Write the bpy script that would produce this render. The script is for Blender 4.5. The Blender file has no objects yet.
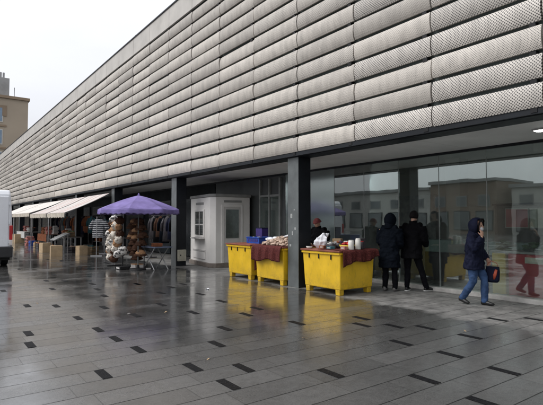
import bpy, bmesh, math, random
from mathutils import Vector, Matrix, noise
R = math.radians
PI = math.pi
random.seed(11)
scene = bpy.context.scene
COL = scene.collection

# ------------------------------------------------------------------ axes
# x runs from the plaza into the hall, y runs along its facade, z is up.

# ------------------------------------------------------------------ materials
def _nodes(name):
    m = bpy.data.materials.new(name)
    m.use_nodes = True
    nt = m.node_tree
    return m, nt, nt.nodes, nt.links, nt.nodes['Principled BSDF']

def math_n(nt, op, a, b=None, c=None):
    n = nt.nodes.new('ShaderNodeMath'); n.operation = op
    for i, v in enumerate((a, b, c)):
        if v is None: continue
        if isinstance(v, (int, float)): n.inputs[i].default_value = v
        else: nt.links.new(v, n.inputs[i])
    return n.outputs[0]

def noise_n(nt, vec, scale, detail=3, rough=.55):
    n = nt.nodes.new('ShaderNodeTexNoise')
    n.inputs['Scale'].default_value = scale
    n.inputs['Detail'].default_value = detail
    n.inputs['Roughness'].default_value = rough
    if vec is not None: nt.links.new(vec, n.inputs['Vector'])
    return n.outputs['Fac']

def ramp_n(nt, fac, stops):
    n = nt.nodes.new('ShaderNodeValToRGB')
    e = n.color_ramp.elements
    while len(e) < len(stops): e.new(.5)
    for el, (p, c) in zip(e, stops):
        el.position = p
        el.color = (c, c, c, 1) if isinstance(c, (int, float)) else (*c, 1)
    nt.links.new(fac, n.inputs[0])
    return n.outputs[0]

def mix_n(nt, fac, a, b, mode='MIX'):
    n = nt.nodes.new('ShaderNodeMix'); n.data_type = 'RGBA'; n.blend_type = mode
    if isinstance(fac, (int, float)): n.inputs[0].default_value = fac
    else: nt.links.new(fac, n.inputs[0])
    for i, v in ((6, a), (7, b)):
        if isinstance(v, tuple): n.inputs[i].default_value = (*v, 1)
        else: nt.links.new(v, n.inputs[i])
    return n.outputs[2]

def coords(nt, kind='Object'):
    return nt.nodes.new('ShaderNodeTexCoord').outputs[kind]

def mat(name, col, rough=.6, metal=0., var=.18, scale=6., bump=.0, bscale=40., fine=None):
    m, nt, N, L, p = _nodes(name)
    co = coords(nt)
    f = noise_n(nt, co, scale, 5)
    f = ramp_n(nt, f, [(.3, 0.), (.7, 1.)])
    d = tuple(c * (1 - var) for c in col); h = tuple(min(1, c * (1 + var)) for c in col)
    L.new(mix_n(nt, f, d, h), p.inputs['Base Color'])
    p.inputs['Metallic'].default_value = metal
    rr = math_n(nt, 'MULTIPLY_ADD', noise_n(nt, co, scale * 2.3, 4), .25, rough - .12)
    L.new(rr, p.inputs['Roughness'])
    if bump:
        b = N.new('ShaderNodeBump'); b.inputs['Strength'].default_value = bump
        b.inputs['Distance'].default_value = .02
        L.new(noise_n(nt, co, bscale, 4), b.inputs['Height'])
        L.new(b.outputs[0], p.inputs['Normal'])
    return m

def panel_mat(name, period, holes, base, void=(.03, .03, .032)):
    """perforated sheet metal: staggered diamond holes, sheet to sheet tint, rain streaks"""
    m, nt, N, L, p = _nodes(name)
    geo = N.new('ShaderNodeNewGeometry').outputs['Position']
    sep = N.new('ShaderNodeSeparateXYZ'); L.new(geo, sep.inputs[0])
    X, Y, Z = sep.outputs
    arc = math_n(nt, 'MULTIPLY_ADD', X, -.35, Z)
    a = math_n(nt, 'DIVIDE', math_n(nt, 'ADD', Y, math_n(nt, 'MULTIPLY', arc, 1.0)), period)
    b = math_n(nt, 'DIVIDE', math_n(nt, 'SUBTRACT', Y, math_n(nt, 'MULTIPLY', arc, 1.0)), period)
    da = math_n(nt, 'ABSOLUTE', math_n(nt, 'SUBTRACT', math_n(nt, 'FRACT', a), .5))
    db = math_n(nt, 'ABSOLUTE', math_n(nt, 'SUBTRACT', math_n(nt, 'FRACT', b), .5))
    d = math_n(nt, 'MAXIMUM', da, db)
    hole = math_n(nt, 'LESS_THAN', d, holes)
    # tint per sheet
    cell = N.new('ShaderNodeCombineXYZ')
    L.new(math_n(nt, 'FLOOR', math_n(nt, 'DIVIDE', math_n(nt, 'SUBTRACT', Y, 4.72), 1.78)), cell.inputs[0])
    L.new(math_n(nt, 'FLOOR', math_n(nt, 'DIVIDE', math_n(nt, 'SUBTRACT', Z, 3.15), .4065)), cell.inputs[1])
    wn = N.new('ShaderNodeTexWhiteNoise'); wn.noise_dimensions = '2D'; L.new(cell.outputs[0], wn.inputs['Vector'])
    tint = mix_n(nt, wn.outputs['Value'], tuple(c * .80 for c in base), tuple(c * 1.14 for c in base))
    st = N.new('ShaderNodeMapping'); st.inputs['Scale'].default_value = (1, 2.6, .8); L.new(geo, st.inputs['Vector'])
    dirt = ramp_n(nt, noise_n(nt, st.outputs[0], 2.2, 5, .65), [(.34, .78), (.60, 1.0)])
    c1 = mix_n(nt, 1., tint, dirt, 'MULTIPLY')
    L.new(mix_n(nt, hole, c1, void), p.inputs['Base Color'])
    p.inputs['Roughness'].default_value = .55
    p.inputs['Metallic'].default_value = .0
    bp = N.new('ShaderNodeBump'); bp.inputs['Strength'].default_value = .25; bp.inputs['Distance'].default_value = .02
    L.new(noise_n(nt, geo, 3.5, 3), bp.inputs['Height']); L.new(bp.outputs[0], p.inputs['Normal'])
    return m

PAVW, PAVC = .338, .3296
def paving_mat():
    """granite slabs in courses running from the plaza to the hall; rain film outside the overhang"""
    m, nt, N, L, p = _nodes('wet_granite_paving')
    geo = N.new('ShaderNodeNewGeometry').outputs['Position']
    sep = N.new('ShaderNodeSeparateXYZ'); L.new(geo, sep.inputs[0])
    X, Y, Z = sep.outputs
    v = math_n(nt, 'DIVIDE', math_n(nt, 'SUBTRACT', Y, PAVC), PAVW)
    row = math_n(nt, 'FLOOR', v)
    wr = N.new('ShaderNodeTexWhiteNoise'); wr.noise_dimensions = '1D'; L.new(row, wr.inputs['W'])
    u = math_n(nt, 'ADD', math_n(nt, 'DIVIDE', X, .92), math_n(nt, 'MULTIPLY', wr.outputs['Value'], 7.))
    cu = math_n(nt, 'FLOOR', u)
    cell = N.new('ShaderNodeCombineXYZ'); L.new(row, cell.inputs[0]); L.new(cu, cell.inputs[1])
    wc = N.new('ShaderNodeTexWhiteNoise'); wc.noise_dimensions = '2D'; L.new(cell.outputs[0], wc.inputs['Vector'])
    jv = math_n(nt, 'MULTIPLY', math_n(nt, 'SUBTRACT', .5, math_n(nt, 'ABSOLUTE', math_n(nt, 'SUBTRACT', math_n(nt, 'FRACT', v), .5))), PAVW)
    ju = math_n(nt, 'MULTIPLY', math_n(nt, 'SUBTRACT', .5, math_n(nt, 'ABSOLUTE', math_n(nt, 'SUBTRACT', math_n(nt, 'FRACT', u), .5))), .92)
    wob = math_n(nt, 'MULTIPLY_ADD', noise_n(nt, geo, 9, 3), .007, .0025)
    joint = math_n(nt, 'MAXIMUM', math_n(nt, 'LESS_THAN', jv, wob), math_n(nt, 'MULTIPLY', math_n(nt, 'LESS_THAN', ju, math_n(nt, 'MULTIPLY', wob, .7)), .55))
    # wetness: 1 on the open plaza, 0 below the overhang with a ragged edge
    edge = math_n(nt, 'ADD', X, math_n(nt, 'MULTIPLY', math_n(nt, 'SUBTRACT', noise_n(nt, geo, 1.3, 6, .7), .5), 1.5))
    wet = N.new('ShaderNodeMapRange'); wet.inputs[1].default_value = 6.75; wet.inputs[2].default_value = 7.05
    wet.inputs[3].default_value = 1; wet.inputs[4].default_value = 0; L.new(edge, wet.inputs[0]); wet = wet.outputs[0]
    grain = noise_n(nt, geo, 90, 4, .7)
    blot = noise_n(nt, geo, 1.1, 6, .65)
    scr = N.new('ShaderNodeMapping'); scr.inputs['Scale'].default_value = (1, 7, 1); scr.inputs['Rotation'].default_value = (0, 0, .5)
    L.new(geo, scr.inputs['Vector'])
    smear = ramp_n(nt, noise_n(nt, scr.outputs[0], 2.1, 6, .75), [(.60, 0.), (.78, 1.)])
    slab = mix_n(nt, wc.outputs['Value'], (.040, .040, .040), (.076, .075, .073))
    slab = mix_n(nt, ramp_n(nt, blot, [(.36, 0.), (.62, 1.)]), mix_n(nt, 1., slab, (.66, .66, .66), 'MULTIPLY'), slab)
    mott = ramp_n(nt, noise_n(nt, geo, 14, 6, .75), [(.36, 0.), (.66, 1.)])
    slab = mix_n(nt, mott, mix_n(nt, 1., slab, (.50, .50, .50), 'MULTIPLY'), mix_n(nt, 1., slab, (1.30, 1.30, 1.29), 'MULTIPLY'))
    slab = mix_n(nt, ramp_n(nt, grain, [(.40, 0.), (.66, .95)]), slab, (.11, .108, .102))
    slab = mix_n(nt, math_n(nt, 'MULTIPLY', smear, .5), slab, (.17, .167, .16))
    dry = mix_n(nt, ramp_n(nt, noise_n(nt, geo, 3.2, 6, .72), [(.36, 0.), (.62, 1.)]), (.095, .093, .089), (.215, .21, .20))
    colr = mix_n(nt, wet, dry, slab)
    colr = mix_n(nt, math_n(nt, 'MULTIPLY', joint, .85), colr, (.010, .010, .010))
    L.new(colr, p.inputs['Base Color'])
    film = ramp_n(nt, noise_n(nt, geo, .8, 7, .68), [(.40, 0.), (.58, 1.)])
    near = N.new('ShaderNodeMapRange'); near.inputs[1].default_value = 3.6; near.inputs[2].default_value = 6.4
    pool = N.new('ShaderNodeMapRange'); pool.inputs[1].default_value = 2.6; pool.inputs[2].default_value = .9
    L.new(X, pool.inputs[0])
    L.new(Y, near.inputs[0])                                      # the slope drains: film is thicker further along
    film = math_n(nt, 'MULTIPLY', math_n(nt, 'MULTIPLY_ADD', film, .42, .58), math_n(nt, 'MULTIPLY_ADD', math_n(nt, 'MAXIMUM', near.outputs[0], pool.outputs[0]), .52, .48))
    film = math_n(nt, 'MULTIPLY', film, wet)
    rr = math_n(nt, 'MULTIPLY_ADD', film, -.47, .56)
    rr = math_n(nt, 'ADD', rr, math_n(nt, 'MULTIPLY', math_n(nt, 'SUBTRACT', wc.outputs['Value'], .5), .12))
    rr = math_n(nt, 'ADD', rr, math_n(nt, 'MULTIPLY', math_n(nt, 'SUBTRACT', noise_n(nt, geo, 22, 5, .7), .5), .30))
    rr = math_n(nt, 'MAXIMUM', rr, .07)
    L.new(rr, p.inputs['Roughness'])
    p.inputs['IOR'].default_value = 1.45
    L.new(math_n(nt, 'MULTIPLY', film, math_n(nt, 'MULTIPLY_ADD', joint, -.8, .9)), p.inputs['Coat Weight'])
    p.inputs['Coat IOR'].default_value = 1.36
    L.new(math_n(nt, 'MULTIPLY_ADD', film, -.10, .20), p.inputs['Coat Roughness'])
    L.new(math_n(nt, 'MULTIPLY', math_n(nt, 'MULTIPLY_ADD', wet, .55, .30), math_n(nt, 'MULTIPLY_ADD', joint, -.9, 1.)), p.inputs['Specular IOR Level'])
    b = N.new('ShaderNodeBump'); b.inputs['Strength'].default_value = .30; b.inputs['Distance'].default_value = .003
    h = math_n(nt, 'ADD', math_n(nt, 'MULTIPLY', grain, math_n(nt, 'MULTIPLY_ADD', film, -.25, .40)), math_n(nt, 'MULTIPLY', blot, .9))
    h = math_n(nt, 'ADD', h, math_n(nt, 'MULTIPLY', noise_n(nt, geo, 7, 4, .6), 1.3))
    L.new(h, b.inputs['Height']); L.new(b.outputs[0], p.inputs['Normal'])
    return m

def glass_mat(name, refl, tint, rg=.012):
    m = bpy.data.materials.new(name); m.use_nodes = True
    nt = m.node_tree; nt.nodes.clear()
    out = nt.nodes.new('ShaderNodeOutputMaterial')
    tr = nt.nodes.new('ShaderNodeBsdfTransparent'); tr.inputs[0].default_value = (*tint, 1)
    gl = nt.nodes.new('ShaderNodeBsdfGlossy'); gl.inputs['Roughness'].default_value = rg; gl.inputs[0].default_value = (.90, .97, .96, 1)
    geo = nt.nodes.new('ShaderNodeNewGeometry').outputs['Position']
    bp = nt.nodes.new('ShaderNodeBump'); bp.inputs['Strength'].default_value = .03; bp.inputs['Distance'].default_value = .05
    nt.links.new(noise_n(nt, geo, .9, 2), bp.inputs['Height']); nt.links.new(bp.outputs[0], gl.inputs['Normal'])
    fr = nt.nodes.new('ShaderNodeFresnel'); fr.inputs[0].default_value = 1.5
    mx = nt.nodes.new('ShaderNodeMixShader')
    fac = math_n(nt, 'MINIMUM', math_n(nt, 'MULTIPLY_ADD', fr.outputs[0], .9, refl), 1.)
    nt.links.new(fac, mx.inputs[0]); nt.links.new(tr.outputs[0], mx.inputs[1]); nt.links.new(gl.outputs[0], mx.inputs[2])
    df = nt.nodes.new('ShaderNodeBsdfDiffuse'); df.inputs[0].default_value = (.62, .63, .60, 1)       # smeary pale haze mixed in to lift the dark glass
    mp = nt.nodes.new('ShaderNodeMapping'); mp.inputs['Scale'].default_value = (1, 1.6, .5); nt.links.new(geo, mp.inputs['Vector'])
    veil = ramp_n(nt, noise_n(nt, mp.outputs[0], 1.7, 6, .65), [(.35, .015), (.7, .055)])
    m2 = nt.nodes.new('ShaderNodeMixShader'); nt.links.new(veil, m2.inputs[0])
    nt.links.new(mx.outputs[0], m2.inputs[1]); nt.links.new(df.outputs[0], m2.inputs[2])
    nt.links.new(m2.outputs[0], out.inputs[0])
    return m

def grime_mat(name, col, dirt):
    """moulded plastic with scuffs, faded patches and darker blotches towards the bottom"""
    m, nt, N, L, p = _nodes(name)
    co = coords(nt)
    sep = N.new('ShaderNodeSeparateXYZ'); L.new(co, sep.inputs[0])
    base = mix_n(nt, ramp_n(nt, noise_n(nt, co, 2.2, 4), [(.35, 0.), (.7, 1.)]), tuple(c * .88 for c in col), tuple(min(1, c * 1.08 + .01) for c in col))
    mp = N.new('ShaderNodeMapping'); mp.inputs['Scale'].default_value = (9, 9, 1.6); L.new(co, mp.inputs['Vector'])
    scuff = ramp_n(nt, noise_n(nt, mp.outputs[0], 2.4, 6, .7), [(.56, 0.), (.72, .7)])
    low_blotch = math_n(nt, 'MULTIPLY', ramp_n(nt, noise_n(nt, co, 9, 6, .7), [(.42, 0.), (.62, 1.)]), ramp_n(nt, sep.outputs[2], [(.08, .75), (.42, .0)]))  # blotches of the darker colour, stronger towards the bottom
    L.new(mix_n(nt, math_n(nt, 'MAXIMUM', scuff, low_blotch), base, dirt), p.inputs['Base Color'])
    L.new(math_n(nt, 'MULTIPLY_ADD', scuff, .4, .36), p.inputs['Roughness'])
    bp = N.new('ShaderNodeBump'); bp.inputs['Strength'].default_value = .12; bp.inputs['Distance'].default_value = .02
    L.new(noise_n(nt, co, 7, 3), bp.inputs['Height']); L.new(bp.outputs[0], p.inputs['Normal'])
    return m

def stripe_mat(name, a, b, period, duty, axis=1, rough=.8):
    m, nt, N, L, p = _nodes(name)
    co = coords(nt)
    sep = N.new('ShaderNodeSeparateXYZ'); L.new(co, sep.inputs[0])
    s = math_n(nt, 'LESS_THAN', math_n(nt, 'FRACT', math_n(nt, 'DIVIDE', math_n(nt, 'ADD', sep.outputs[axis], 50.), period)), duty)
    d = ramp_n(nt, noise_n(nt, co, 2.5, 5, .65), [(.3, .72), (.7, 1.)])
    L.new(mix_n(nt, 1., mix_n(nt, s, a, b), d, 'MULTIPLY'), p.inputs['Base Color'])
    p.inputs['Roughness'].default_value = rough
    return m

def weave_mat(name, a, b, scale):
    m, nt, N, L, p = _nodes(name)
    co = coords(nt)
    vo = N.new('ShaderNodeTexVoronoi'); vo.inputs['Scale'].default_value = scale; L.new(co, vo.inputs['Vector'])
    L.new(mix_n(nt, ramp_n(nt, vo.outputs['Distance'], [(.25, 1.), (.5, 0.)]), a, b), p.inputs['Base Color'])
    p.inputs['Roughness'].default_value = .85
    bp = N.new('ShaderNodeBump'); bp.inputs['Strength'].default_value = .3
    L.new(noise_n(nt, co, 60, 3), bp.inputs['Height']); L.new(bp.outputs[0], p.inputs['Normal'])
    return m

def lamp_mat(name, col, s):
    m = bpy.data.materials.new(name); m.use_nodes = True
    p = m.node_tree.nodes['Principled BSDF']
    p.inputs['Emission Color'].default_value = (*col, 1); p.inputs['Emission Strength'].default_value = s
    return m

M = dict(
    fine=panel_mat('fine_perforated_sheet', .030, .19, (.535, .49, .435)),
    coarse=panel_mat('coarse_perforated_sheet', .048, .29, (.62, .575, .52), (.075, .07, .066)),
    medium=panel_mat('medium_perforated_sheet', .038, .24, (.55, .505, .45), (.09, .085, .08)),
    parapet=mat('parapet_sheet', (.46, .435, .40), .55, .0, .12, 1.5),
    dark=mat('dark_steel', (.011, .013, .016), .45, .0, .3, 2),
    back=mat('grey_green_wall', (.20, .235, .23), .5, 0, .25, .8),
    pillar=mat('grey_painted_steel', (.100, .110, .110), .38, .0, .25, 2.5, .1, 18),
    soffit=mat('soffit_panels', (.74, .74, .72), .55, 0, .12, .8),
    kerb=mat('pale_kerb_stone', (.42, .41, .39), .6, 0, .25, 4, .2),
    inwall=mat('beige_inner_wall', (.66, .62, .55), .7, 0, .2, .5),
    infloor=mat('dark_tile_floor', (.22, .22, .21), .3, 0, .25, 1.2),
    inceil=mat('inner_ceiling', (.6, .6, .6), .8, 0, .1, 1),
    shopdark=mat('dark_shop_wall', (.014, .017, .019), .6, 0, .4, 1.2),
    glass=glass_mat('shop_glass', .15, (.90, .95, .93)),
    smallglass=glass_mat('window_glass', .05, (.82, .85, .84)),
    seal=mat('grey_glass_seal', (.22, .23, .22), .5, .0),
    paving=paving_mat(),
    insert=mat('black_basalt', (.010, .010, .011), .45, 0, .4, 30, .6, 60),
    yellow=grime_mat('yellow_plastic', (.72, .45, .013), (.30, .19, .03)),
    yellow_in=mat('yellow_stall_panel', (.78, .55, .06), .5, 0, .12, 3),
    black=mat('black_rubber', (.012, .012, .013), .6),
    board=mat('red_brown_board', (.20, .060, .035), .6, 0, .25, 5),
    maroon=weave_mat('maroon_cloth', (.070, .017, .016), (.135, .036, .030), 38),
    white=mat('white_paint', (.66, .64, .61), .55, 0, .07, 2.5, .08, 10),
    greywhite=mat('grey_white_paint', (.50, .48, .46), .6, 0, .12, 3),
    roofk=mat('grey_roof_sheet', (.23, .23, .22), .6),
    plinth=mat('brown_plinth', (.16, .135, .115), .7, 0, .3, 6, .3),
    curtain=mat('grey_curtain', (.27, .27, .255), .9, 0, .25, 9),
    blue=mat('blue_plastic', (.012, .060, .33), .4, 0, .2, 6),
    violet=mat('violet_card', (.035, .018, .13), .6),
    mush=mat('pale_brown_goods', (.46, .34, .26), .8, 0, .45, 14, .3, 40),
    bag=mat('white_polythene', (.74, .75, .78), .35, 0, .06, 8, .3, 20),
    red=mat('red_peppers', (.40, .015, .012), .3, 0, .3, 10),
    ycrate=mat('yellow_tray', (.70, .52, .03), .45),
    jar=mat('pale_jar', (.62, .60, .55), .35),
    tin=mat('dark_tin', (.05, .045, .05), .4, .0, .4, 12),
    purple=mat('purple_canopy_fabric', (.185, .150, .335), .8, 0, .28, 2.5, .15, 14),
    alu=mat('aluminium_tube', (.42, .42, .42), .38, .6),
    whitefur=mat('white_fur', (.62, .57, .50), .95, 0, .2, 12, .9, 50),
    tanfur=mat('tan_fur', (.42, .24, .13), .95, 0, .25, 12, .9, 50),
    brownfur=mat('brown_fur', (.085, .045, .030), .95, 0, .3, 12, .9, 50),
    spotfur=weave_mat('black_white_plush', (.60, .58, .55), (.03, .03, .03), 9),
    navytop=mat('blue_grey_table_top', (.13, .16, .24), .4),
    awn=stripe_mat('striped_awning_canvas', (.60, .57, .54), (.52, .36, .33), .85, .26),
    awn2=mat('pale_awning_canvas', (.60, .56, .52), .85, 0, .18, 2.0, .1, 9),
    valance=mat('dirty_valance_canvas', (.46, .41, .34), .9, 0, .2, 3),
    card=mat('cardboard', (.44, .32, .19), .85, 0, .15, 5),
    cardin=mat('cardboard_edge', (.30, .21, .12), .9),
    wood=mat('grey_wood_top', (.15, .14, .13), .7, 0, .25, 6),
    linen=mat('white_table_cloth', (.50, .49, .47), .9, 0, .15, 4),
    stripe=stripe_mat('striped_jersey', (.55, .55, .56), (.02, .022, .03), .085, .5, 2),
    pinkc=mat('pink_cloth', (.36, .15, .13), .9, 0, .3, 8),
    tealc=mat('teal_cloth', (.05, .13, .15), .9, 0, .3, 8),
    greyc=mat('grey_cloth', (.22, .22, .22), .9, 0, .3, 8),
    rust=mat('rust_cloth', (.24, .09, .045), .9, 0, .3, 8),
    van=mat('white_van_paint', (.70, .72, .75), .25, 0, .05, 1.2),
    tail=mat('red_tail_lens', (.38, .008, .010), .2),
    tailw=mat('clear_tail_lens', (.60, .55, .52), .2),
    bumper=mat('dark_bumper_plastic', (.018, .018, .020), .5),
    plate=mat('number_plate', (.66, .66, .62), .4),
    tanwall=mat('tan_render', (.325, .27, .205), .85, 0, .12, .12),
    tanwall2=mat('dark_tan_render', (.23, .17, .115), .85, 0, .15, .12),
    concrete2=mat('dark_concrete', (.13, .125, .12), .85, 0, .2, .5),
    concrete=mat('grey_concrete', (.26, .26, .255), .85, 0, .2, .5),
    palewall=mat('pale_render', (.45, .44, .41), .85, 0, .12, .3),
    brickw=mat('brown_brick_front', (.20, .145, .11), .85, 0, .15, .4),
    wingrey=mat('grey_window', (.13, .14, .145), .2, 0, .3, .5),
    winblue=mat('blue_grey_window', (.14, .20, .27), .12, 0, .25, .5),
    skin=mat('skin', (.46, .27, .19), .55, 0, .08, 12),
    navy=mat('navy_padded_cloth', (.009, .011, .026), .75, 0, .3, 7, .35, 22),
    blackc=mat('black_cloth', (.005, .005, .006), .9, 0, .3, 7, .35, 22),
    darkcoat=mat('blue_black_coat', (.005, .007, .011), .88, 0, .3, 7, .35, 22),
    jeans=mat('blue_denim', (.036, .068, .145), .85, 0, .35, 7, .3, 40),
    trousers=mat('dark_trousers', (.006, .006, .008), .85, 0, .3, 7, .3, 30),
    shoeb=mat('black_shoe', (.012, .012, .012), .4),
    shoeg=mat('grey_shoe', (.13, .125, .12), .6),
    sole=mat('white_sole', (.60, .60, .58), .6),
    mask=mat('white_face_mask', (.70, .70, .72), .8),
    hair=mat('black_hair', (.012, .010, .010), .5, 0, .3, 30, .5, 80),
    redhat=mat('dull_red_knit', (.16, .035, .035), .95, 0, .3, 20, .6, 60),
    bagred=mat('orange_red_bag', (.36, .06, .025), .6),
    eye=mat('dark_eye', (.015, .012, .01), .2),
    redpanel=mat('dark_red_stall_front', (.55, .035, .050), .55, 0, .2, 2),
    pink=mat('pink_poster', (.80, .27, .28), .7, 0, .2, 3),
    cream=mat('cream_poster', (.82, .78, .66), .7, 0, .25, 4),
    teal=mat('pale_green_counter_glass', (.34, .44, .42), .25, 0, .15, 3),
    leafy=mat('green_vegetables', (.07, .13, .05), .7, 0, .5, 12, .5, 30),
    blind=mat('grey_roller_blind', (.40, .41, .40), .8, 0, .2, .7),
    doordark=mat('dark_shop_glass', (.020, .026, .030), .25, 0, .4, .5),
    blurglass=glass_mat('blurring_glass', .165, (.90, .95, .93), .14),
    back2=mat('grey_glass_fill', (.060, .066, .066), .5, 0, .3, .9),
    alu2=mat('worn_paper_sticker', (.30, .31, .30), .7, 0, .3, 30),
    ubox=mat('beige_cabinet', (.42, .40, .32), .55),
    lamp=lamp_mat('soffit_lamp_glow', (1, .97, .92), 6.),
)

for k_, v_ in dict(dark=.22, insert=.06, black=.25, shopdark=.15, navy=.10, blackc=.06, darkcoat=.06, trousers=.08, jeans=.15, maroon=.15, tin=.2, stripe=.15, tealc=.1, rust=.1, pinkc=.1, greyc=.1, purple=.1, hair=.05, back=.3, soffit=.3, brownfur=.1, tanfur=.1, whitefur=.1).items():
    M[k_].node_tree.nodes['Principled BSDF'].inputs['Specular IOR Level'].default_value = v_

# ------------------------------------------------------------------ geometry helpers
class MB:
    def __init__(s): s.bm = bmesh.new()
    def box(s, c, size, rz=0., M4=None, taper=None):
        vs = []
        for dz in (-1, 1):
            k = taper if (taper and dz == 1) else (1, 1)
            for dx, dy in ((-1, -1), (1, -1), (1, 1), (-1, 1)):
                v = Vector((dx * size[0] / 2 * k[0], dy * size[1] / 2 * k[1], dz * size[2] / 2))
                v = Matrix.Rotation(rz, 3, 'Z') @ v + Vector(c)
                if M4: v = M4 @ v
                vs.append(s.bm.verts.new(v))
        for f in ((3, 2, 1, 0), (4, 5, 6, 7), (0, 1, 5, 4), (1, 2, 6, 5), (2, 3, 7, 6), (3, 0, 4, 7)):
            s.bm.faces.new([vs[i] for i in f])
        return s
    def span(s, a, b):
        return s.box([(a[i] + b[i]) / 2 for i in range(3)], [abs(b[i] - a[i]) for i in range(3)])
    def loft(s, pts, rad, seg=12, ref=(1, 0, 0), cap=True, power=2.):
        pts = [Vector(p) for p in pts]; rings = []
        for i, p in enumerate(pts):
            t = (pts[min(i + 1, len(pts) - 1)] - pts[max(i - 1, 0)]).normalized()
            a = Vector(ref) - t * t.dot(Vector(ref))
            if a.length < .05: a = Vector((0, 1, 0)) - t * t.dot(Vector((0, 1, 0)))
            a.normalize(); b = t.cross(a)
            r = rad[i]; r = (r, r) if isinstance(r, (int, float)) else r
            ring = []
            for k in range(seg):
                q = 2 * PI * k / seg; c, sn = math.cos(q), math.sin(q)
                c2 = math.copysign(abs(c) ** (2 / power), c); s2 = math.copysign(abs(sn) ** (2 / power), sn)
                ring.append(s.bm.verts.new(p + a * (r[0] * c2) + b * (r[1] * s2)))
            rings.append(ring)
        for r0, r1 in zip(rings, rings[1:]):
            for k in range(seg):
                s.bm.faces.new((r0[k], r0[(k + 1) % seg], r1[(k + 1) % seg], r1[k]))
        if cap:
            s.bm.faces.new(rings[0][::-1]); s.bm.faces.new(rings[-1])
        return s
    def cyl(s, a, b, r, r2=None, seg=10):
        return s.loft([a, b], [r, r if r2 is None else r2], seg)
    def ball(s, c, r, u=14, v=9, jit=0., M3=None):
        r = (r, r, r) if isinstance(r, (int, float)) else r
        d = bmesh.ops.create_uvsphere(s.bm, u_segments=u, v_segments=v, radius=1)
        for vv in d['verts']:
            q = Vector((vv.co.x * r[0], vv.co.y * r[1], vv.co.z * r[2])) * (1 + random.uniform(-jit, jit))
            if M3: q = M3 @ q
            vv.co = q + Vector(c)
        return s
    def prism(s, poly, d0, d1, axis='x'):
        """poly of 2d points swept along an axis; x: (y,z), y: (x,z), z: (x,y)"""
        def P(p, d):
            return {'x': (d, p[0], p[1]), 'y': (p[0], d, p[1]), 'z': (p[0], p[1], d)}[axis]
        a = [s.bm.verts.new(P(p, d0)) for p in poly]; b = [s.bm.verts.new(P(p, d1)) for p in poly]
        n = len(poly)
        for i in range(n): s.bm.faces.new((a[i], a[(i + 1) % n], b[(i + 1) % n], b[i]))
        s.bm.faces.new(a[::-1]); s.bm.faces.new(b)
        return s
    def grid(s, fn, nu, nv):
        vs = [[s.bm.verts.new(fn(i / nu, j / nv)) for j in range(nv + 1)] for i in range(nu + 1)]
        for i in range(nu):
            for j in range(nv): s.bm.faces.new((vs[i][j], vs[i + 1][j], vs[i + 1][j + 1], vs[i][j + 1]))
        return s
    def build(s, name, m, parent=None, loc=None, bevel=0., smooth=False, solid=0., sub=0, remesh=0., folds=0., fscale=.12):
        bmesh.ops.recalc_face_normals(s.bm, faces=s.bm.faces[:])
        me = bpy.data.meshes.new(name); s.bm.to_mesh(me); s.bm.free()
        ms = m if isinstance(m, (list, tuple)) else [m]
        for q in ms: me.materials.append(q)
        if smooth or remesh:
            for p in me.polygons: p.use_smooth = True
        o = bpy.data.objects.new(name, me); COL.objects.link(o)
        if loc is not None: o.location = loc
        if parent is not None: o.parent = parent
        if solid:
            q = o.modifiers.new('thickness', 'SOLIDIFY'); q.thickness = solid; q.offset = 0
        if bevel:
            q = o.modifiers.new('edges', 'BEVEL'); q.width = bevel; q.segments = 2; q.limit_method = 'ANGLE'; q.angle_limit = R(40)
        if sub:
            q = o.modifiers.new('round', 'SUBSURF'); q.levels = sub; q.render_levels = sub
        if remesh:
            q = o.modifiers.new('join', 'REMESH'); q.mode = 'VOXEL'; q.voxel_size = remesh; q.use_smooth_shade = True
            q = o.modifiers.new('soft', 'SMOOTH'); q.factor = .5; q.iterations = 4
        if folds:
            t = bpy.data.textures.new(name + '_folds', 'CLOUDS'); t.noise_scale = fscale; t.noise_depth = 2
            if remesh:
                t2 = bpy.data.textures.new(name + '_creases', 'MARBLE'); t2.noise_scale = fscale * 1.6; t2.turbulence = 12
                q = o.modifiers.new('creases', 'DISPLACE'); q.texture = t2; q.strength = folds * .38; q.mid_level = .5; q.texture_coords = 'LOCAL'
            q = o.modifiers.new('folds', 'DISPLACE'); q.texture = t; q.strength = folds; q.mid_level = .5; q.texture_coords = 'LOCAL'
        return o

def tag(o, label, cat, group=None):
    o['label'] = label; o['category'] = cat
    if group: o['group'] = group
    return o

def thing(name, label, cat, loc=(0, 0, 0), rz=0., group=None):
    o = bpy.data.objects.new(name, None); COL.objects.link(o)
    o.location = loc; o.rotation_euler = (0, 0, rz)
    return tag(o, label, cat, group)

def structure(o):
    o['kind'] = 'structure'; return o

def dup(o, loc=None, rz=None, label=None, parent=None):
    c = o.copy(); COL.objects.link(c)
    if parent is not None: c.parent = parent
    if loc is not None: c.location = loc
    if rz is not None: c.rotation_euler = (0, 0, rz)
    if label: c['label'] = label
    for ch in list(o.children): dup(ch, parent=c)
    return c

# ------------------------------------------------------------------ the ground
g = MB()
def gy(i, a, b, n, pw=2.2): return a + (b - a) * (i / n)
g.span((-160, -120, -.5), (220, 420, 0))
structure(g.build('pavement', M['paving']))

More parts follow.
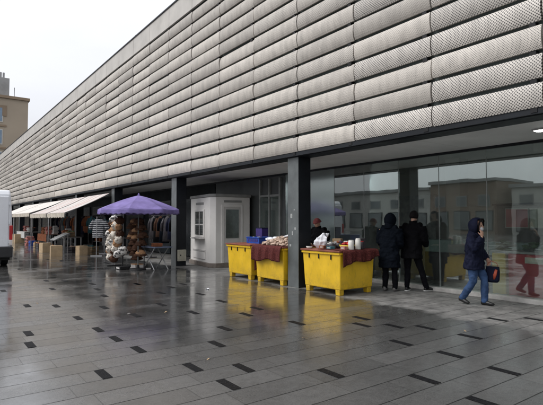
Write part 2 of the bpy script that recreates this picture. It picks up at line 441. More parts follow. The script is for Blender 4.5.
g = MB()
spots = [(1.2,7.15),(1.11,6.43),(2.64,8.62),(2.02,7.85),(2.04,6.85),(2.07,6.17),(2.12,5.52),(1.5,4.82),(2.33,4.54),(2.36,3.83),(2.75,4.17),(3.01,5.2),(3.53,5.9),(2.84,7.58),(3.58,8.29),(3.71,7.31),(4.34,6.57),(4.79,6.97),(3.37,3.52),(3.98,2.84),(3.89,2.23),(4.86,2.49),(4.95,3.19),(4.92,3.9),(5.9,4.27),(5.93,3.55),(5.61,4.57),(4.6,5.57),(5.29,4.93),(5.65,5.25),(1.46,12.15),(1.56,9.51),(1.98,9.21),(3.05,9.94),(3.21,10.97),(3.38,12.03),(4.24,11.39),(2.6,13.28),(2.4,11.57),(2.97,13.01),(4.27,11.32),(4.15,9.66),(4.7,10.45),(5.16,10.74),(4.76,9.02),(4.67,8.04),(7.78,3.54),(7.29,3.95)]
for i in range(-12, 60):                                   # the same sparse scatter outside the near part of the plaza
    for j in range(-8, 6):
        x, y = j * 1.45 + random.uniform(-.4, .4), i * 1.0 + random.uniform(-.3, .3)
        if (1. < x < 8 and 2. < y < 13.5) or x > 6.6 or random.random() < .35: continue
        spots.append((x, y))
for x, y in spots:
    r = math.floor((y - PAVC) / PAVW); y0 = PAVC + r * PAVW
    g.span((x - .047, y0 + .012, -.05), (x + .047, y0 + PAVW - .012, .004))
structure(g.build('paving_inserts', M['insert']))

# ------------------------------------------------------------------ the market hall
hall = thing('market_hall', 'long market hall clad in perforated grey metal panels above a glazed ground floor', 'building')
PH, PP, PB = .4065, 1.78, 3.15          # row pitch, sheet pitch, lower edge
S0 = 4.72
NROW, K0, K1 = 13, -7, 40
def panel_profile(h, bulge=.048, n=7):
    out = []
    for i in range(n + 1):
        t = i / n
        out.append((-bulge * math.sin(PI * (t * .92 + .04)) ** .6, h * t))
    return out + [(.02, h), (.02, 0)]
def panel_mb(mb, y0, z0, w=1.752, h=.343, x0=6.90, tilt=0.):
    ct, st = math.cos(tilt), math.sin(tilt)
    mb.prism([(x0 + a * ct - b * st, z0 + a * st + b * ct) for a, b in panel_profile(h)], y0, y0 + w, 'y')
proto = {}
for kind in ('fine', 'medium', 'coarse'):
    q = MB(); panel_mb(q, 0, 0, x0=0)
    proto[kind] = q
def is_coarse(k, r):
    if k <= -1: return r != 2
    if k == 0: return r in (0, 3) or r > 5
    return k == 1 and r > 8
cells = [(k, r) for k in range(K0, K1) for r in range(NROW)]
def shown(k, r):                         # how large a sheet shows in the photo
    y = S0 + k * PP + PP / 2; z = PB + r * PH
    X = 6.9 * .804 - y * .595; Z = 6.9 * .595 + y * .804
    if Z < .5: return -1
    u = X / Z; v = (z - 1.55) / Z
    if u > .62 or v > .50: return -1 / Z
    return 1 / Z
cells.sort(key=lambda c: -shown(*c))
first = {}
rest = MB()
for i, (k, r) in enumerate(cells):
    y, z = S0 + k * PP + .014, PB + r * PH
    kind = 'coarse' if is_coarse(k, r) else 'medium' if (k < 3 and (k * 7 + r * 5) % 3 == 0) else 'fine'
    if i < 100:
        jx, jz = random.uniform(-.006, .006), random.uniform(-.004, .004)
        if kind not in first:
            c = first[kind] = proto[kind].build('facade_panel', M[kind], hall, (6.90 + jx, y, z + jz))
        else:
            c = first[kind].copy(); COL.objects.link(c); c.parent = hall; c.location = (6.90 + jx, y, z + jz)
        c.rotation_euler = (random.gauss(0, .0015), random.gauss(0, .03), 0)
    else:
        panel_mb(rest, y, z + random.uniform(-.004, .004), tilt=random.gauss(0, .045))
        if kind != 'fine':
            rest.bm.faces.ensure_lookup_table()
            for f in rest.bm.faces[-11:]: f.material_index = 1 if kind == 'coarse' else 2
o = rest.build('panel_cladding', [M['fine'], M['coarse'], M['medium']], hall); o['kind'] = 'stuff'
br = MB()
for k in range(K0, K1):
    y = S0 + k * PP
    for r in range(NROW + 1):
        z = PB + r * PH - .036
        br.span((6.89, y + .10, z - .034), (6.998, y + .19, z + .034))
o = br.build('panel_bracket', M['black'], hall); o['kind'] = 'stuff'
YA, YB = S0 + K0 * PP, S0 + K1 * PP
HT = PB + NROW * PH                       # top of the sheet rows
# top band with its seams and cap
tb = MB()
for k in range(K0, K1): tb.span((6.86, S0 + k * PP + .008, HT + .02), (6.92, S0 + (k + 1) * PP - .008, HT + .70))
tb.build('parapet_band', M['parapet'], hall)
MB().span((6.83, YA, HT + .703), (7.4, YB, HT + .75)).build('parapet_cap', M['dark'], hall)
MB().span((7.0, YA, 3.32), (7.35, YB, HT + .70)).build('upper_wall', M['back'], hall)
MB().span((7.352, YA, HT + .3), (30, YB, HT + .5)).build('roof', M['concrete'], hall)
MB().span((6.97, YA, 3.05), (7.38, YB, 3.318)).build('fascia_beam', M['dark'], hall)
MB().span((6.90, YA, 3.06), (6.968, YB, 3.17)).build('fascia_lip', M['dark'], hall)
sf = MB()
y = YA
while y < YB:
    sf.span((7.383, y, 3.075), (9.22, min(y + 2.19, YB), 3.12)); y += 2.2
sf.build('soffit', M['soffit'], hall)
MB().span((29.6, YA, 0), (30, YB, HT + .3)).build('rear_wall', M['concrete'], hall)
for yy in (YA, YB - .25): MB().span((7.39, yy, 3.125), (29.6, yy + .25, HT + .3)).build('end_wall', M['concrete'], hall)
# pillars
pp = MB().span((.013, -.185, 0), (.385, .185, 3.048)).build('pillar', M['dark'], hall, (7.0, 8.60, 0), bevel=.006)
MB().span((-.006, -.195, .0), (.012, .195, 3.046)).build('pale_front', M['pillar'], pp, bevel=.003)  # front face paler than the dark sides
for k in range(-2, 10):
    if k == 0: continue
    c = pp.copy(); COL.objects.link(c); c.parent = hall; c.location = (7.0, 8.60 + 6.57 * k, 0)
    d = pp.children[0].copy(); COL.objects.link(d); d.parent = c
for (yy, z, a_, b_) in ((.06, 1.62, .07, .10), (-.08, 1.34, .05, .06), (.02, 1.22, .04, .09), (.10, .95, .06, .05), (-.05, 1.80, .05, .03)):
    MB().span((-.0085, yy - a_ / 2, z), (-.0062, yy + a_ / 2, z + b_)).build('sticker', M['alu2'], pp)
# a beam of the glazing head, the panes, seals and the kerb
GX = 9.25
MB().span((9.223, YA, 3.02), (9.30, YB, 3.10)).build('glazing_head', M['dark'], hall)
MB().span((9.12, YA, 0), (9.42, 16.2, .085)).build('glass_kerb', M['kerb'], hall, bevel=.008)
gp = None
for k in range(-9, 6):
    y = 5.10 + 1.11 * k
    if gp is None:
        gp = MB().span((0, .008, .0), (.014, 1.102, 2.93)).build('glass_pane', M['glass'], hall, (GX, y, .088)); sl = MB().span((0, -.0075, 0), (.020, .0075, 2.93)).build('pane_seal', M['seal'], hall, (GX - .003, y, .088))
    else:
        for o_ in (gp, sl):
            if k > 3 and o_ is gp:
                o_ = fp = MB().span((0, .008, .0), (.014, 1.102, 2.93)).build('blurring_pane', M['blurglass'], hall, (GX, y, .088)); continue  # rougher panes added to blur the umbrella's mirror image
            c = o_.copy(); COL.objects.link(c); c.parent = hall; c.location = (o_.location.x, y, .088)
for k in (4, 5): MB().span((9.36, 5.10 + 1.11 * k + .03, .1), (9.38, 6.18 + 1.11 * k, 3.0)).build('blind', M['blind'], hall)
MB().span((9.25, 11.78, .088), (9.30, 16.2, 3.018)).build('dark_glass_fill', M['back2'], hall)  # opaque dark fill added in place of glass, so nothing mirrors here
gd = MB()
for yy in (11.95, 12.52, 13.06): gd.span((9.18, yy, .09), (9.248, yy + .07, 2.95))
gd.span((9.19, 12.02, 2.35), (9.247, 13.1, 2.42)); gd = gd.build('glass_door', M['seal'], hall)
for yy in (12.025, 12.595): MB().span((9.20, yy, .10), (9.215, yy + .46, 2.345)).build('pane', M['smallglass'], gd); MB().span((9.2155, yy, .10), (9.218, yy + .46, 2.345)).build('door_blind', M['blind'], gd)
# dark shop fronts beyond the kiosk
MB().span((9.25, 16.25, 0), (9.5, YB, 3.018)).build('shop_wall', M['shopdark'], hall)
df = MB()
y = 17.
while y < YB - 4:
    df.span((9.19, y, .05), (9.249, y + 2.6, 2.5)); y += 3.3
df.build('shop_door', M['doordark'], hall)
# inside
MB().span((9.43, YA, -.2), (20, 16.2, .03)).build('hall_floor', M['infloor'], hall)
MB().span((9.31, YA, 3.2), (20, 16.2, 3.3)).build('inner_ceiling', M['inceil'], hall)
MB().span((12.3, YA, .031), (12.5, 16.2, 3.199)).build('inner_wall', M['inwall'], hall)
for yy in (3.1, 6.9, 13.2): MB().span((11.2, yy, .031), (11.6, yy + .40, 3.199)).build('inner_column', M['palewall'], hall)
for yy in (4.5, 9.2): MB().span((10.2, yy - .09, 3.0), (12.25, yy + .09, 3.198)).build('ceiling_beam', M['greywhite'], hall)
MB().span((11.6, 7.9, .031), (11.75, 9.3, 2.3)).build('inner_partition', M['greyc'], hall)
q = MB().span((8.08, 2.6, 3.045), (8.28, 3.66, 3.073)).build('soffit_lamp', M['alu'], hall)
MB().span((8.10, 2.62, 3.038), (8.26, 3.64, 3.0448)).build('lamp_diffuser', M['lamp'], q)
# small roof fitting seen against the sky
q = MB(); q.cyl((7.1, 19.2, HT + .75), (7.1, 19.2, HT + .93), .03); q.box((7.1, 19.2, HT + .95), (.14, .1, .07))
q.build('roof_lamp', M['dark'], hall)

# ------------------------------------------------------------------ kiosk
KR = R(8)
kio = thing('kiosk', 'small white kiosk with chamfered corners behind the pillar, window and curtained door', 'kiosk', (7.67, 13.72, 0), -KR)
W, Lk, Hk, ch = 1.42, 2.25, 2.36, .16      # local: x into the hall, y along the facade
def oct_(e=0.):
    return [(ch - e * .4, -e), (W + e, -e), (W + e, Lk + e), (ch - e * .4, Lk + e), (-e, Lk - ch + e * .4), (-e, ch - e * .4)]
MB().prism(oct_(-.004), .14, Hk, 'z').build('wall', M['white'], kio, bevel=.01)
MB().prism(oct_(.05), 0, .14, 'z').build('plinth', M['plinth'], kio, bevel=.01)
r_ = MB().prism(oct_(.035), Hk + .002, Hk + .10, 'z')
r_.build('roof', M['roofk'], kio, bevel=.02)
def kwin(y0, y1, z0, z1, bars):
    fr = MB(); t = .075
    fr.span((-.03, y0 - t, z0 - t), (.0035, y0, z1 + t)); fr.span((-.03, y1, z0 - t), (.0035, y1 + t, z1 + t))
    fr.span((-.03, y0, z1), (.0035, y1, z1 + t)); fr.span((-.03, y0, z0 - t), (.0035, y1, z0))
    for b in bars: fr.span((-.022, y0, b - .02), (.003, y1, b + .02))
    fr.span((-.020, (y0 + y1) / 2 - .02, z0), (.0032, (y0 + y1) / 2 + .02, z1))
    f = fr.build('window', M['white'], kio, bevel=.006)
    MB().span((-.008, y0, z0), (.003, y1, z1)).build('pane', M['smallglass'], f)
    MB().span((.0015, y0, z0), (.0025, y1, z1)).build('curtain', M['curtain'], f)
    MB().span((-.16, y0 - .12, z0 - t - .055), (.0, y1 + .12, z0 - t - .01)).build('sill', M['greywhite'], f, bevel=.01)
kwin(.72, 1.55, 1.06, 1.88, [1.42])
MB().span((-.012, .75, 2.12), (.002, 1.5, 2.20)).build('vent', M['roofk'], kio)
MB().span((-.03, .55, .50), (.002, 1.75, .56)).build('moulding', M['greywhite'], kio, bevel=.008)
MB().span((-.018, .55, .24), (.002, 1.75, .498)).build('base_panel', M['white'], kio, bevel=.008)
# door in the end that faces the camera
d_ = MB()
d_.span((.36, -.03, .145), (.44, .003, 2.10)); d_.span((1.06, -.03, .145), (1.14, .003, 2.10)); d_.span((.44, -.03, 2.02), (1.06, .003, 2.10))
fr = d_.build('door_frame', M['white'], kio, bevel=.006)
dr = MB().span((.445, -.018, .15), (1.055, .003, 2.015)).build('door', M['greywhite'], kio, bevel=.004)
MB().span((.52, -.022, .98), (.98, -.0185, 1.93)).build('pane', M['curtain'], dr)
MB().span((.51, -.030, .97), (.99, -.0225, 1.94)).build('glazing', M['smallglass'], dr)
MB().cyl((.49, -.05, 1.0), (.49, -.05, 1.12), .012).build('handle', M['alu'], dr)
MB().span((.45, -.014, 2.18), (1.1, .002, 2.25)).build('vent', M['roofk'], kio)

# utility box on the second pillar
ub = MB().span((-.0, -.10, .17), (.30, -.002, .56)).build('utility_box', M['ubox'], None, (7.04, 14.98, 0), bevel=.01)
tag(ub, 'small beige electrical box fixed low on the pillar beside the kiosk', 'electrical box')
MB().box((.09, -.104, .37), (.03, .012, .05)).build('latch', M['black'], ub)

# ------------------------------------------------------------------ yellow bins and what lies on them
def make_bin(loc, label, group='yellow plastic bins used as stall tables'):
    t = thing('pallet_bin', label, 'bin', loc, 0, group)
    b = MB()
    hb, ht = (.49, .555), (.525, .592)
    z0, z1 = .115, .885
    def ring(a, z, k=0.): return [b.bm.verts.new((sx * (a[0] - k), sy * (a[1] - k), z)) for sx, sy in ((-1, -1), (1, -1), (1, 1), (-1, 1))]
    r0, r1, r2, r3 = ring(hb, z0), ring(ht, z1), ring(ht, z1, .045), ring(hb, z0 + .06, .03)
    for a, c in ((r0, r1), (r1, r2), (r2, r3)):
        for i in range(4): b.bm.faces.new((a[i], a[(i + 1) % 4], c[(i + 1) % 4], c[i]))
    b.bm.faces.new(r0[::-1]); b.bm.faces.new(r3)
    b.build('body', M['yellow'], t, bevel=.022)
    rm = MB()
    for sx in (-1, 1): rm.span((sx * .527, -.60, .845), (sx * .552, .60, .895))
    for sy in (-1, 1): rm.span((-.527, sy * .594, .845), (.527, sy * .619, .895))
    rm.build('rim', M['yellow'], t, bevel=.006)
    for sx, sy in ((-1, -1), (1, -1), (1, 1), (-1, 1)):
        MB().box((sx * .42, sy * .47, .06), (.12, .12, .12), taper=(1.08, 1.08)).build('foot', M['yellow'], t, bevel=.01)
    for yy in (-.33, .05, .36):
        MB().box((-.5365, yy, .79), (.014, .022, .10)).build('slot', M['black'], t)
    return t
bin_c = make_bin((7.42, 7.545, 0), 'right-hand yellow plastic bin, its front bare, a white bag on its board')
bin_b = dup(bin_c, (7.42, 9.44, 0), 0, 'yellow bin behind the pillar, draped with maroon cloth and heaped with pale goods')
bin_a = dup(bin_c, (7.42, 10.82, 0), 0, 'yellow bin nearest the white kiosk, carrying a blue crate')
for (y, lab) in ((7.545, 'red-brown board lying on the right-hand bare yellow bin'), (9.44, 'red-brown board under the maroon cloth and pale heap'), (10.82, 'red-brown board under the blue crate')):
    tag(MB().box((7.42, y, .917), (1.14, 1.24, .034)).build('display_board', M['board'], bevel=.006), lab, 'board', 'boards on the yellow bins')

def drape(name, label, cx, cy, half, edge, drop, mat_, reach, slope=0., seed=0., axis='x', sgn=-1):
    """cloth lying on a board top and hanging over one edge. axis x: hangs over the plaza side; y: over the end"""
    ztop = .941
    def fn(u, v):
        a = -half + 2 * half * u
        dl = drop * (1 + slope * (u - .5)) + .03 * math.sin(u * 9 + seed)
        tot = reach + dl; d = v * tot
        if d < reach: off, z = edge - (reach - d), ztop + .006 * noise.noise((a * 5, d * 5, seed))
        else:
            h = d - reach
            off = edge + .012 + min(h, .03) * .6 + (.022 * math.sin(a * 21 + seed) + .012 * math.sin(a * 43 + 2 * seed)) * min(1, h / .2) + .012 * min(1, h / .1)
            z = ztop - h
        if axis == 'x': return (cx + sgn * off, cy + a, z)
        return (cx + a, cy + sgn * off, z)
    o = MB().grid(fn, 60, 26).build(name, mat_, None, smooth=True, solid=.007)
    return tag(o, label, 'cloth')
drape('draped_cloth', 'maroon cloth hanging over the front of the bin with the pale heap', 7.42, 9.44, .60, .575, .36, M['maroon'], .5, .12, .7)
drape('draped_cloth', 'dark maroon cloth hanging down the narrow end of the middle yellow bin', 7.42, 9.44, .50, .625, .52, M['maroon'], .05, -.5, 2.2, 'y', 1)
drape('draped_cloth', 'maroon cloth hanging over the near end of the right-hand yellow bin', 7.46, 7.545, .54, .625, .25, M['maroon'], .75, -.55, 1.9, 'y')

# pale goods heaped on the middle bin
q = MB()
for i in range(330):
    a, b = random.uniform(-.44, .44), random.uniform(-.55, .55)
    hh = .20 * max(0, 1 - (a / .5) ** 2) * max(0, 1 - (b / .62) ** 2)
    z = .955 + random.uniform(max(0, hh - .05), hh)
    m3 = Matrix.Rotation(random.uniform(0, 6.3), 3, 'Z') @ Matrix.Rotation(random.uniform(-.6, .6), 3, 'X')
    q.ball((a, b, z), (random.uniform(.022, .045), random.uniform(.03, .07), random.uniform(.018, .03)), 7, 5, .12, m3)
q.box((0, 0, .97), (.8, 1.0, .05), taper=(.6, .6))
o = q.build('dried_goods', M['mush'], None, (7.42, 9.42, 0), smooth=True); o['kind'] = 'stuff'
tag(o, 'heap of small pale brown goods piled on the maroon cloth', 'dried goods')
for i, (dx, dy, lab) in enumerate(((-.12, .25, 'crumpled white paper wrap on the far side of the pale heap'), (-.2, .42, 'crumpled white paper wrap at the edge of the heap by the blue crate'))):
    q = MB(); q.ball((0, 0, .04), (.09, .12, .05), 12, 8, .18)
    tag(q.build('paper_wrap', M['bag'], None, (7.42 + dx, 9.42 + dy, 1.06 - .02 * i), smooth=False), lab, 'paper')
q = MB(); q.loft([(-.05, .1, 0), (0, -.1, .05), (.05, -.28, .09)], [.02, .03, .02], 8)
tag(q.build('paper_roll', M['bag'], None, (7.35, 9.25, 1.15), smooth=True), 'pale rolled sheet sticking out on top of the heap', 'paper')

# blue crate and the violet carton behind it
t = thing('plastic_crate', 'blue plastic crate on the yellow bin nearest the kiosk', 'crate', (7.5, 10.72, .936))
c_ = MB()
for sx in (-1, 1): c_.span((sx * .20, -.30, .012), (sx * .215, .30, .17))
for sy in (-1, 1): c_.span((-.20, sy * .285, .012), (.20, sy * .30, .17))
c_.span((-.215, -.30, 0), (.215, .30, .0118)); c_.build('shell', M['blue'], t, bevel=.003)
l_ = MB()
for sx in (-1, 1): l_.span((sx * .216, -.312, .15), (sx * .232, .312, .175))
for sy in (-1, 1): l_.span((-.216, sy * .301, .15), (.216, sy * .312, .175))
l_.build('lip', M['blue'], t, bevel=.003)
for k in range(5): MB().span((-.220, -.24 + k * .1, .05), (-.2152, -.18 + k * .1, .12)).build('slot', M['violet'], t)
q = MB(); 
for k in range(14): q.ball((random.uniform(-.16, .16), random.uniform(-.25, .25), .10 + random.uniform(0, .05)), (.045, .05, .04), 8, 6, .1)
tag(q.build('wrapped_goods', M['greyc'], None, (7.5, 10.72, .936)), 'small grey wrapped goods filling the blue crate', 'goods')
t = thing('carton', 'upright dark violet carton behind the blue crate', 'carton', (7.80, 11.0, .936))
MB().box((0, 0, .20), (.22, .30, .40)).build('box_body', M['violet'], t, bevel=.006)
MB().box((0, 0, .412), (.225, .305, .022)).build('lid', M['navy'], t, bevel=.004)

# bin on the right: bag, tray with peppers, jars, tins
q = MB()
def bagf(u, v):
    a = 2 * PI * u
    r = (.13 + .035 * math.sin(3 * a) + .02 * math.sin(7 * a + 1)) * (math.sin(PI * min(.99, v * .8 + .12)) ** .7)
    z = .30 * v + (.05 * math.sin(2 * a + .6) if v > .8 else 0)
    n = .035 * noise.noise((math.cos(a) * 2.5, math.sin(a) * 2.5, v * 5))
    return ((r + n) * .8 * math.cos(a), (r + n) * 1.15 * math.sin(a) - .12 * v * v, z)
q.grid(bagf, 26, 14)
for k in range(2):
    q.loft([(0, -.10, .26), (.02, -.16 - .05 * k, .33), (.01, -.22 - .05 * k, .34), (0, -.24, .25)], [(.02, .004)] * 4, 8)
bmesh.ops.remove_doubles(q.bm, verts=q.bm.verts[:], dist=.0015)
tag(q.build('carrier_bag', M['bag'], None, (7.28, 7.98, .936), smooth=True), 'crumpled white plastic carrier bag on the right-hand yellow bin', 'bag')

t = thing('tray', 'shallow yellow tray of red peppers in the middle of the right-hand bin', 'tray', (7.35, 7.20, .948))
k_ = MB()
k_.loft([(0, 0, 0), (0, 0, .012), (0, 0, .09), (0, 0, .09), (0, 0, .02)], [.12, .13, .17, .158, .12], 20)
k_.build('dish', M['ycrate'], t, smooth=True)
for i in range(9):
    a = i * 2.4; r = .10 * (i / 9) ** .5
    q = MB(); q.loft([(-.05, 0, 0), (-.02, 0, .006), (.03, 0, 0), (.06, 0, .01)], [.018, .036, .03, .008], 9); q.ball((-.055, 0, .003), .01, 6, 5)
    o = q.build('pepper', M['red'], None, (7.35 + r * math.cos(a), 7.20 + r * math.sin(a), 1.045 + .012 * (i % 3)), smooth=True)
    o.rotation_euler = (0, .2, a); tag(o, 'red pepper piled in the yellow tray', 'pepper', 'peppers in the yellow tray')
for i, (x, y, h, r, mm, lab) in enumerate(((7.25, 6.98, .20, .062, 'jar', 'tall pale jar at the front right of the right-hand bin'), (7.45, 6.97, .235, .058, 'jar', 'tallest pale jar, behind the front jar near the bin end'), (7.62, 7.02, .17, .05, 'tin', 'dark jar at the back near the bin end'))):
    t = thing('jar', lab, 'jar', (x, y, .947), 0, 'jars on the right-hand bin')
    MB().loft([(0, 0, 0), (0, 0, .01), (0, 0, h * .85), (0, 0, h * .92)], [r * .9, r, r, r * .8], 16).build('glass_body', M[mm], t, smooth=True)
    MB().loft([(0, 0, h * .921), (0, 0, h)], [r * .85, r * .85], 16).build('lid', M['red' if i == 2 else 'white'], t)
for i, (x, y, s_) in enumerate(((7.2, 7.52, 1.), (7.42, 7.50, 1.15), (7.30, 7.68, .9), (7.56, 7.62, 1.1), (7.66, 7.36, 1.2))):
    q = MB(); q.loft([(0, 0, 0), (0, 0, .01), (0, 0, .10 * s_), (0, 0, .10 * s_), (0, 0, .07 * s_)], [.065, .08, .10, .09, .08], 14)
    t = thing('basket', 'small dark basket of goods between the white bag and the yellow tray', 'basket', (x, y, .948), 0, 'dark baskets on the right-hand bin')
    q.build('shell', M['tin'], t, smooth=True)
    q = MB()
    for k in range(8): q.ball((random.uniform(-.05, .05), random.uniform(-.05, .05), .105 * s_ + random.uniform(-.01, .02)), .024, 7, 5, .1)
    q.build('contents', M[['greyc', 'rust', 'jar', 'violet', 'rust'][i]], t, smooth=True)
for i, (x, y, w_, h_, mm, lab) in enumerate(((7.10, 7.70, .10, .06, 'rust', 'small rust packet at the front of the right-hand bin'), (7.08, 7.42, .12, .05, 'tealc', 'small teal packet at the front of the right-hand bin'), (7.66, 7.80, .16, .20, 'cardin', 'upright brown carton at the back of the right-hand bin behind the white bag'),
        (7.74, 7.56, .12, .15, 'jar', 'upright pale carton at the back of the right-hand bin'), (7.80, 7.22, .14, .22, 'tin', 'upright dark carton at the back of the right-hand bin near its end'), (7.12, 7.06, .10, .07, 'pinkc', 'small pink packet in front of the tall pale jar'), (7.60, 8.00, .18, .12, 'greyc', 'grey carton on the pillar end of the right-hand bin'))):
    t = thing('packet', lab, 'packet', (x, y, .948), random.uniform(-.5, .5))
    MB().box((0, 0, h_ / 2), (w_, w_ * 1.25, h_)).build('wrapper', M[mm], t, bevel=.006)
    MB().box((-w_ / 2 - .001, 0, h_ * .5), (.002, w_ * .7, h_ * .4)).build('paper_label', M['greywhite'], t)
q = MB(); q.loft([(0, 0, 0), (0, 0, .012), (0, 0, .05), (0, 0, .05), (0, 0, .02)], [.05, .06, .075, .068, .05], 14)
tag(q.build('bowl', M['jar'], None, (7.0, 8.03, .936), smooth=True), 'small pale bowl at the pillar end of the right-hand bin', 'bowl')

# ------------------------------------------------------------------ people
def hand(mb, w, d, palm_n, curl=.5, s=1., side=1):
    """palm, four fingers and a thumb grown from the wrist w along direction d"""
    w, d, n = Vector(w), Vector(d).normalized(), Vector(palm_n).normalized()
    n = (n - d * d.dot(n)).normalized(); a = d.cross(n) * side
    mb.loft([w, w + d * .035 * s, w + d * .085 * s], [(.026 * s, .018 * s), (.040 * s, .015 * s), (.041 * s, .013 * s)], 10, ref=a)
    for i, ln in enumerate((.070, .080, .075, .058)):
        p = w + d * .080 * s + a * ((1.5 - i) * .0215 * s)
        q = [p]
        ang = 0.
        for k in range(3):
            ang += curl * (.55 + .2 * k)
            dd = d * math.cos(ang) + n * math.sin(ang)
            q.append(q[-1] + dd * ln * s * (.45, .32, .23)[k])
        mb.loft(q, [.0098 * s, .0095 * s, .0086 * s, .006 * s], 8)
    p = w + d * .022 * s + a * .032 * s
    q = [p, p + (d * .6 + a * .7 + n * .25).normalized() * .036 * s, p + (d * .8 + a * .6 + n * .5).normalized() * .068 * s]
    mb.loft(q, [.014 * s, .012 * s, .007 * s], 8)

def limb(mb, pts, rad, n=4, ref=(1, 0, 0)):
    P, Q = [], []
    for i in range(len(pts) - 1):
        a, b = Vector(pts[i]), Vector(pts[i + 1])
        for k in range(n):
            f = k / n; P.append(a.lerp(b, f))
            r0, r1 = rad[i], rad[i + 1]; Q.append(r0 + (r1 - r0) * f + (.10 * min(r0, r1) * math.sin(PI * f)))
    P.append(Vector(pts[-1])); Q.append(rad[-1])
    mb.loft(P, Q, 14, ref)

def person(label, loc, rz, J, jacket, trousers, shoe, hem, wide=1., headgear=None, sole=None, collar=True, sleeve_r=.068, jname='jacket', puff=0., group=None):
    t = thing('person', label, 'person', loc, rz, group)
    # ---- body, one continuous surface
    b = MB()
    hp = Vector(J['head']); nk = Vector(J['neck']); ch_ = Vector(J['chest']); pv = Vector(J['pelvis'])
    fwd = Vector(J.get('face', (0, 1, 0))).normalized(); rt = fwd.cross(Vector((0, 0, 1))).normalized(); up = rt.cross(fwd)
    m3 = Matrix((rt, fwd, up)).transposed()
    b.ball(hp, (.074, .092, .108), 20, 14, 0, m3)
    b.ball(hp + m3 @ Vector((0, .022, -.062)), (.056, .064, .058), 16, 10, 0, m3)
    b.loft([hp + m3 @ Vector((0, .086, .022)), hp + m3 @ Vector((0, .108, -.022)), hp + m3 @ Vector((0, .086, -.034))], [.008, .015, .012], 8)
    b.loft([hp + m3 @ Vector((-.025, .080, -.062)), hp + m3 @ Vector((0, .092, -.062)), hp + m3 @ Vector((.025, .080, -.062))], [.005, .008, .005], 8)
    for sx in (-1, 1): b.ball(hp + m3 @ Vector((sx * .076, -.004, -.01)), (.009, .019, .030), 8, 8, 0, m3)
    b.loft([nk + Vector((0, 0, -.06)), nk.lerp(hp, .35), hp + m3 @ Vector((0, -.015, -.05))], [.062, .053, .056], 12)
    b.loft([pv + Vector((0, 0, -.08)), pv, pv.lerp(ch_, .45), ch_, ch_.lerp(nk, .6), nk], [(.13, .10), (.155, .105), (.135, .095), (.165, .11), (.13, .085), (.06, .055)], 16)
    for sd in ('L', 'R'):
        limb(b, [J['sh' + sd], J['el' + sd], J['wr' + sd]], [.050, .040, .027])
        limb(b, [J['hip' + sd], J['kn' + sd], J['an' + sd]], [.082, .056, .038])
        an = Vector(J['an' + sd]); to = Vector(J['toe' + sd])
        b.loft([an + Vector((0, 0, .02)), an + Vector((0, 0, -.03)), an.lerp(to, .5) + Vector((0, 0, -.012)), to + Vector((0, 0, -.004))], [.034, .028, .022, .014], 10)
        if J.get('hand' + sd):
            d, n, cu = J['hand' + sd]
            hand(b, J['wr' + sd], d, n, cu, 1.0, -1 if sd == 'L' else 1)
    body = b.build('body', M['skin'], t, remesh=.0085)
    for sx in (-1, 1):
        MB().ball(hp + m3 @ Vector((sx * .030, .083, .008)), (.011, .007, .007), 8, 6, 0, m3).build('eye', M['eye'], t, smooth=True)
    # ---- trousers
    b = MB()
    for sd in ('L', 'R'):
        an = Vector(J['an' + sd]); kn = Vector(J['kn' + sd])
        limb(b, [J['hip' + sd], kn, an + Vector((0, 0, -.02)) + (an - kn).normalized() * .018], [.094, .067, .055])
    b.loft([pv + Vector((0, 0, -.10)), pv, pv + Vector((0, 0, .12))], [(.15, .115), (.175, .125), (.16, .115)], 16)
    b.build('trousers', M[trousers], t, remesh=.012, folds=.018, fscale=.09)
    # ---- jacket
    b = MB(); hm = Vector((pv.x, pv.y, hem)); wst = pv.lerp(ch_, .4)
    b.loft([hm, hm.lerp(wst, .5), wst, ch_, ch_.lerp(nk, .55), nk + Vector((0, 0, .02))],
           [(.215 * wide, .165 * wide), (.21 * wide, .16 * wide), (.195 * wide, .15 * wide), (.205 * wide, .15 * wide), (.155 * wide, .115), (.085, .08)], 22, power=2.3)
    for sd in ('L', 'R'):
        sh = Vector(J['sh' + sd])
        wr = Vector(J['wr' + sd]); el = Vector(J['el' + sd])
        limb(b, [sh, el, wr - (wr - el).normalized() * .01], [sleeve_r * 1.2, sleeve_r, sleeve_r * .74], 6)
        b.loft([ch_.lerp(nk, .45), sh + Vector((0, 0, .012))], [.088, sleeve_r * 1.2], 12)
    if collar: b.loft([nk + Vector((0, 0, -.05)), nk + Vector((0, 0, .06))], [.095, .082], 16)
    jk = b.build(jname, M[jacket], t, remesh=.012, folds=.030 + puff, fscale=.085)
    # ---- shoes
    for sd in ('L', 'R'):
        an = Vector(J['an' + sd]); to = Vector(J['toe' + sd]); d = (to - an); d.z = 0; d.normalize()
        lift = J.get('lift' + sd, 0.)
        heel = Vector((an.x, an.y, 0)) - d * .055 + Vector((0, 0, .045 + lift))
        tp = Vector((to.x, to.y, .035 + (to.z - .035 if lift else 0)))
        q = MB(); sidev = d.cross(Vector((0, 0, 1)))
        q.loft([heel - d * .012, heel, heel.lerp(tp, .35) + Vector((0, 0, .012)), heel.lerp(tp, .75), tp, tp + d * .022],
               [(.022, .026), (.036, .042), (.044, .050), (.047, .037), (.040, .028), (.016, .014)], 14, ref=sidev)
        q.loft([an + Vector((0, 0, -.04)) + d * .02, an + Vector((0, 0, .0)), an + Vector((0, 0, .055)) - d * .005], [(.050, .066), (.048, .056), (.046, .048)], 14, ref=sidev)
        so = q.build('shoe', M[shoe], t, smooth=True, sub=1)
        if sole:
            q = MB(); q.loft([heel + Vector((0, 0, -.036)) - d * .02, heel.lerp(tp, .5) + Vector((0, 0, -.033)), tp + Vector((0, 0, -.024)) + d * .025],
                             [(.036, .012), (.050, .013), (.030, .012)], 12, ref=sidev)
            q.build('sole', M[sole], so, smooth=True)
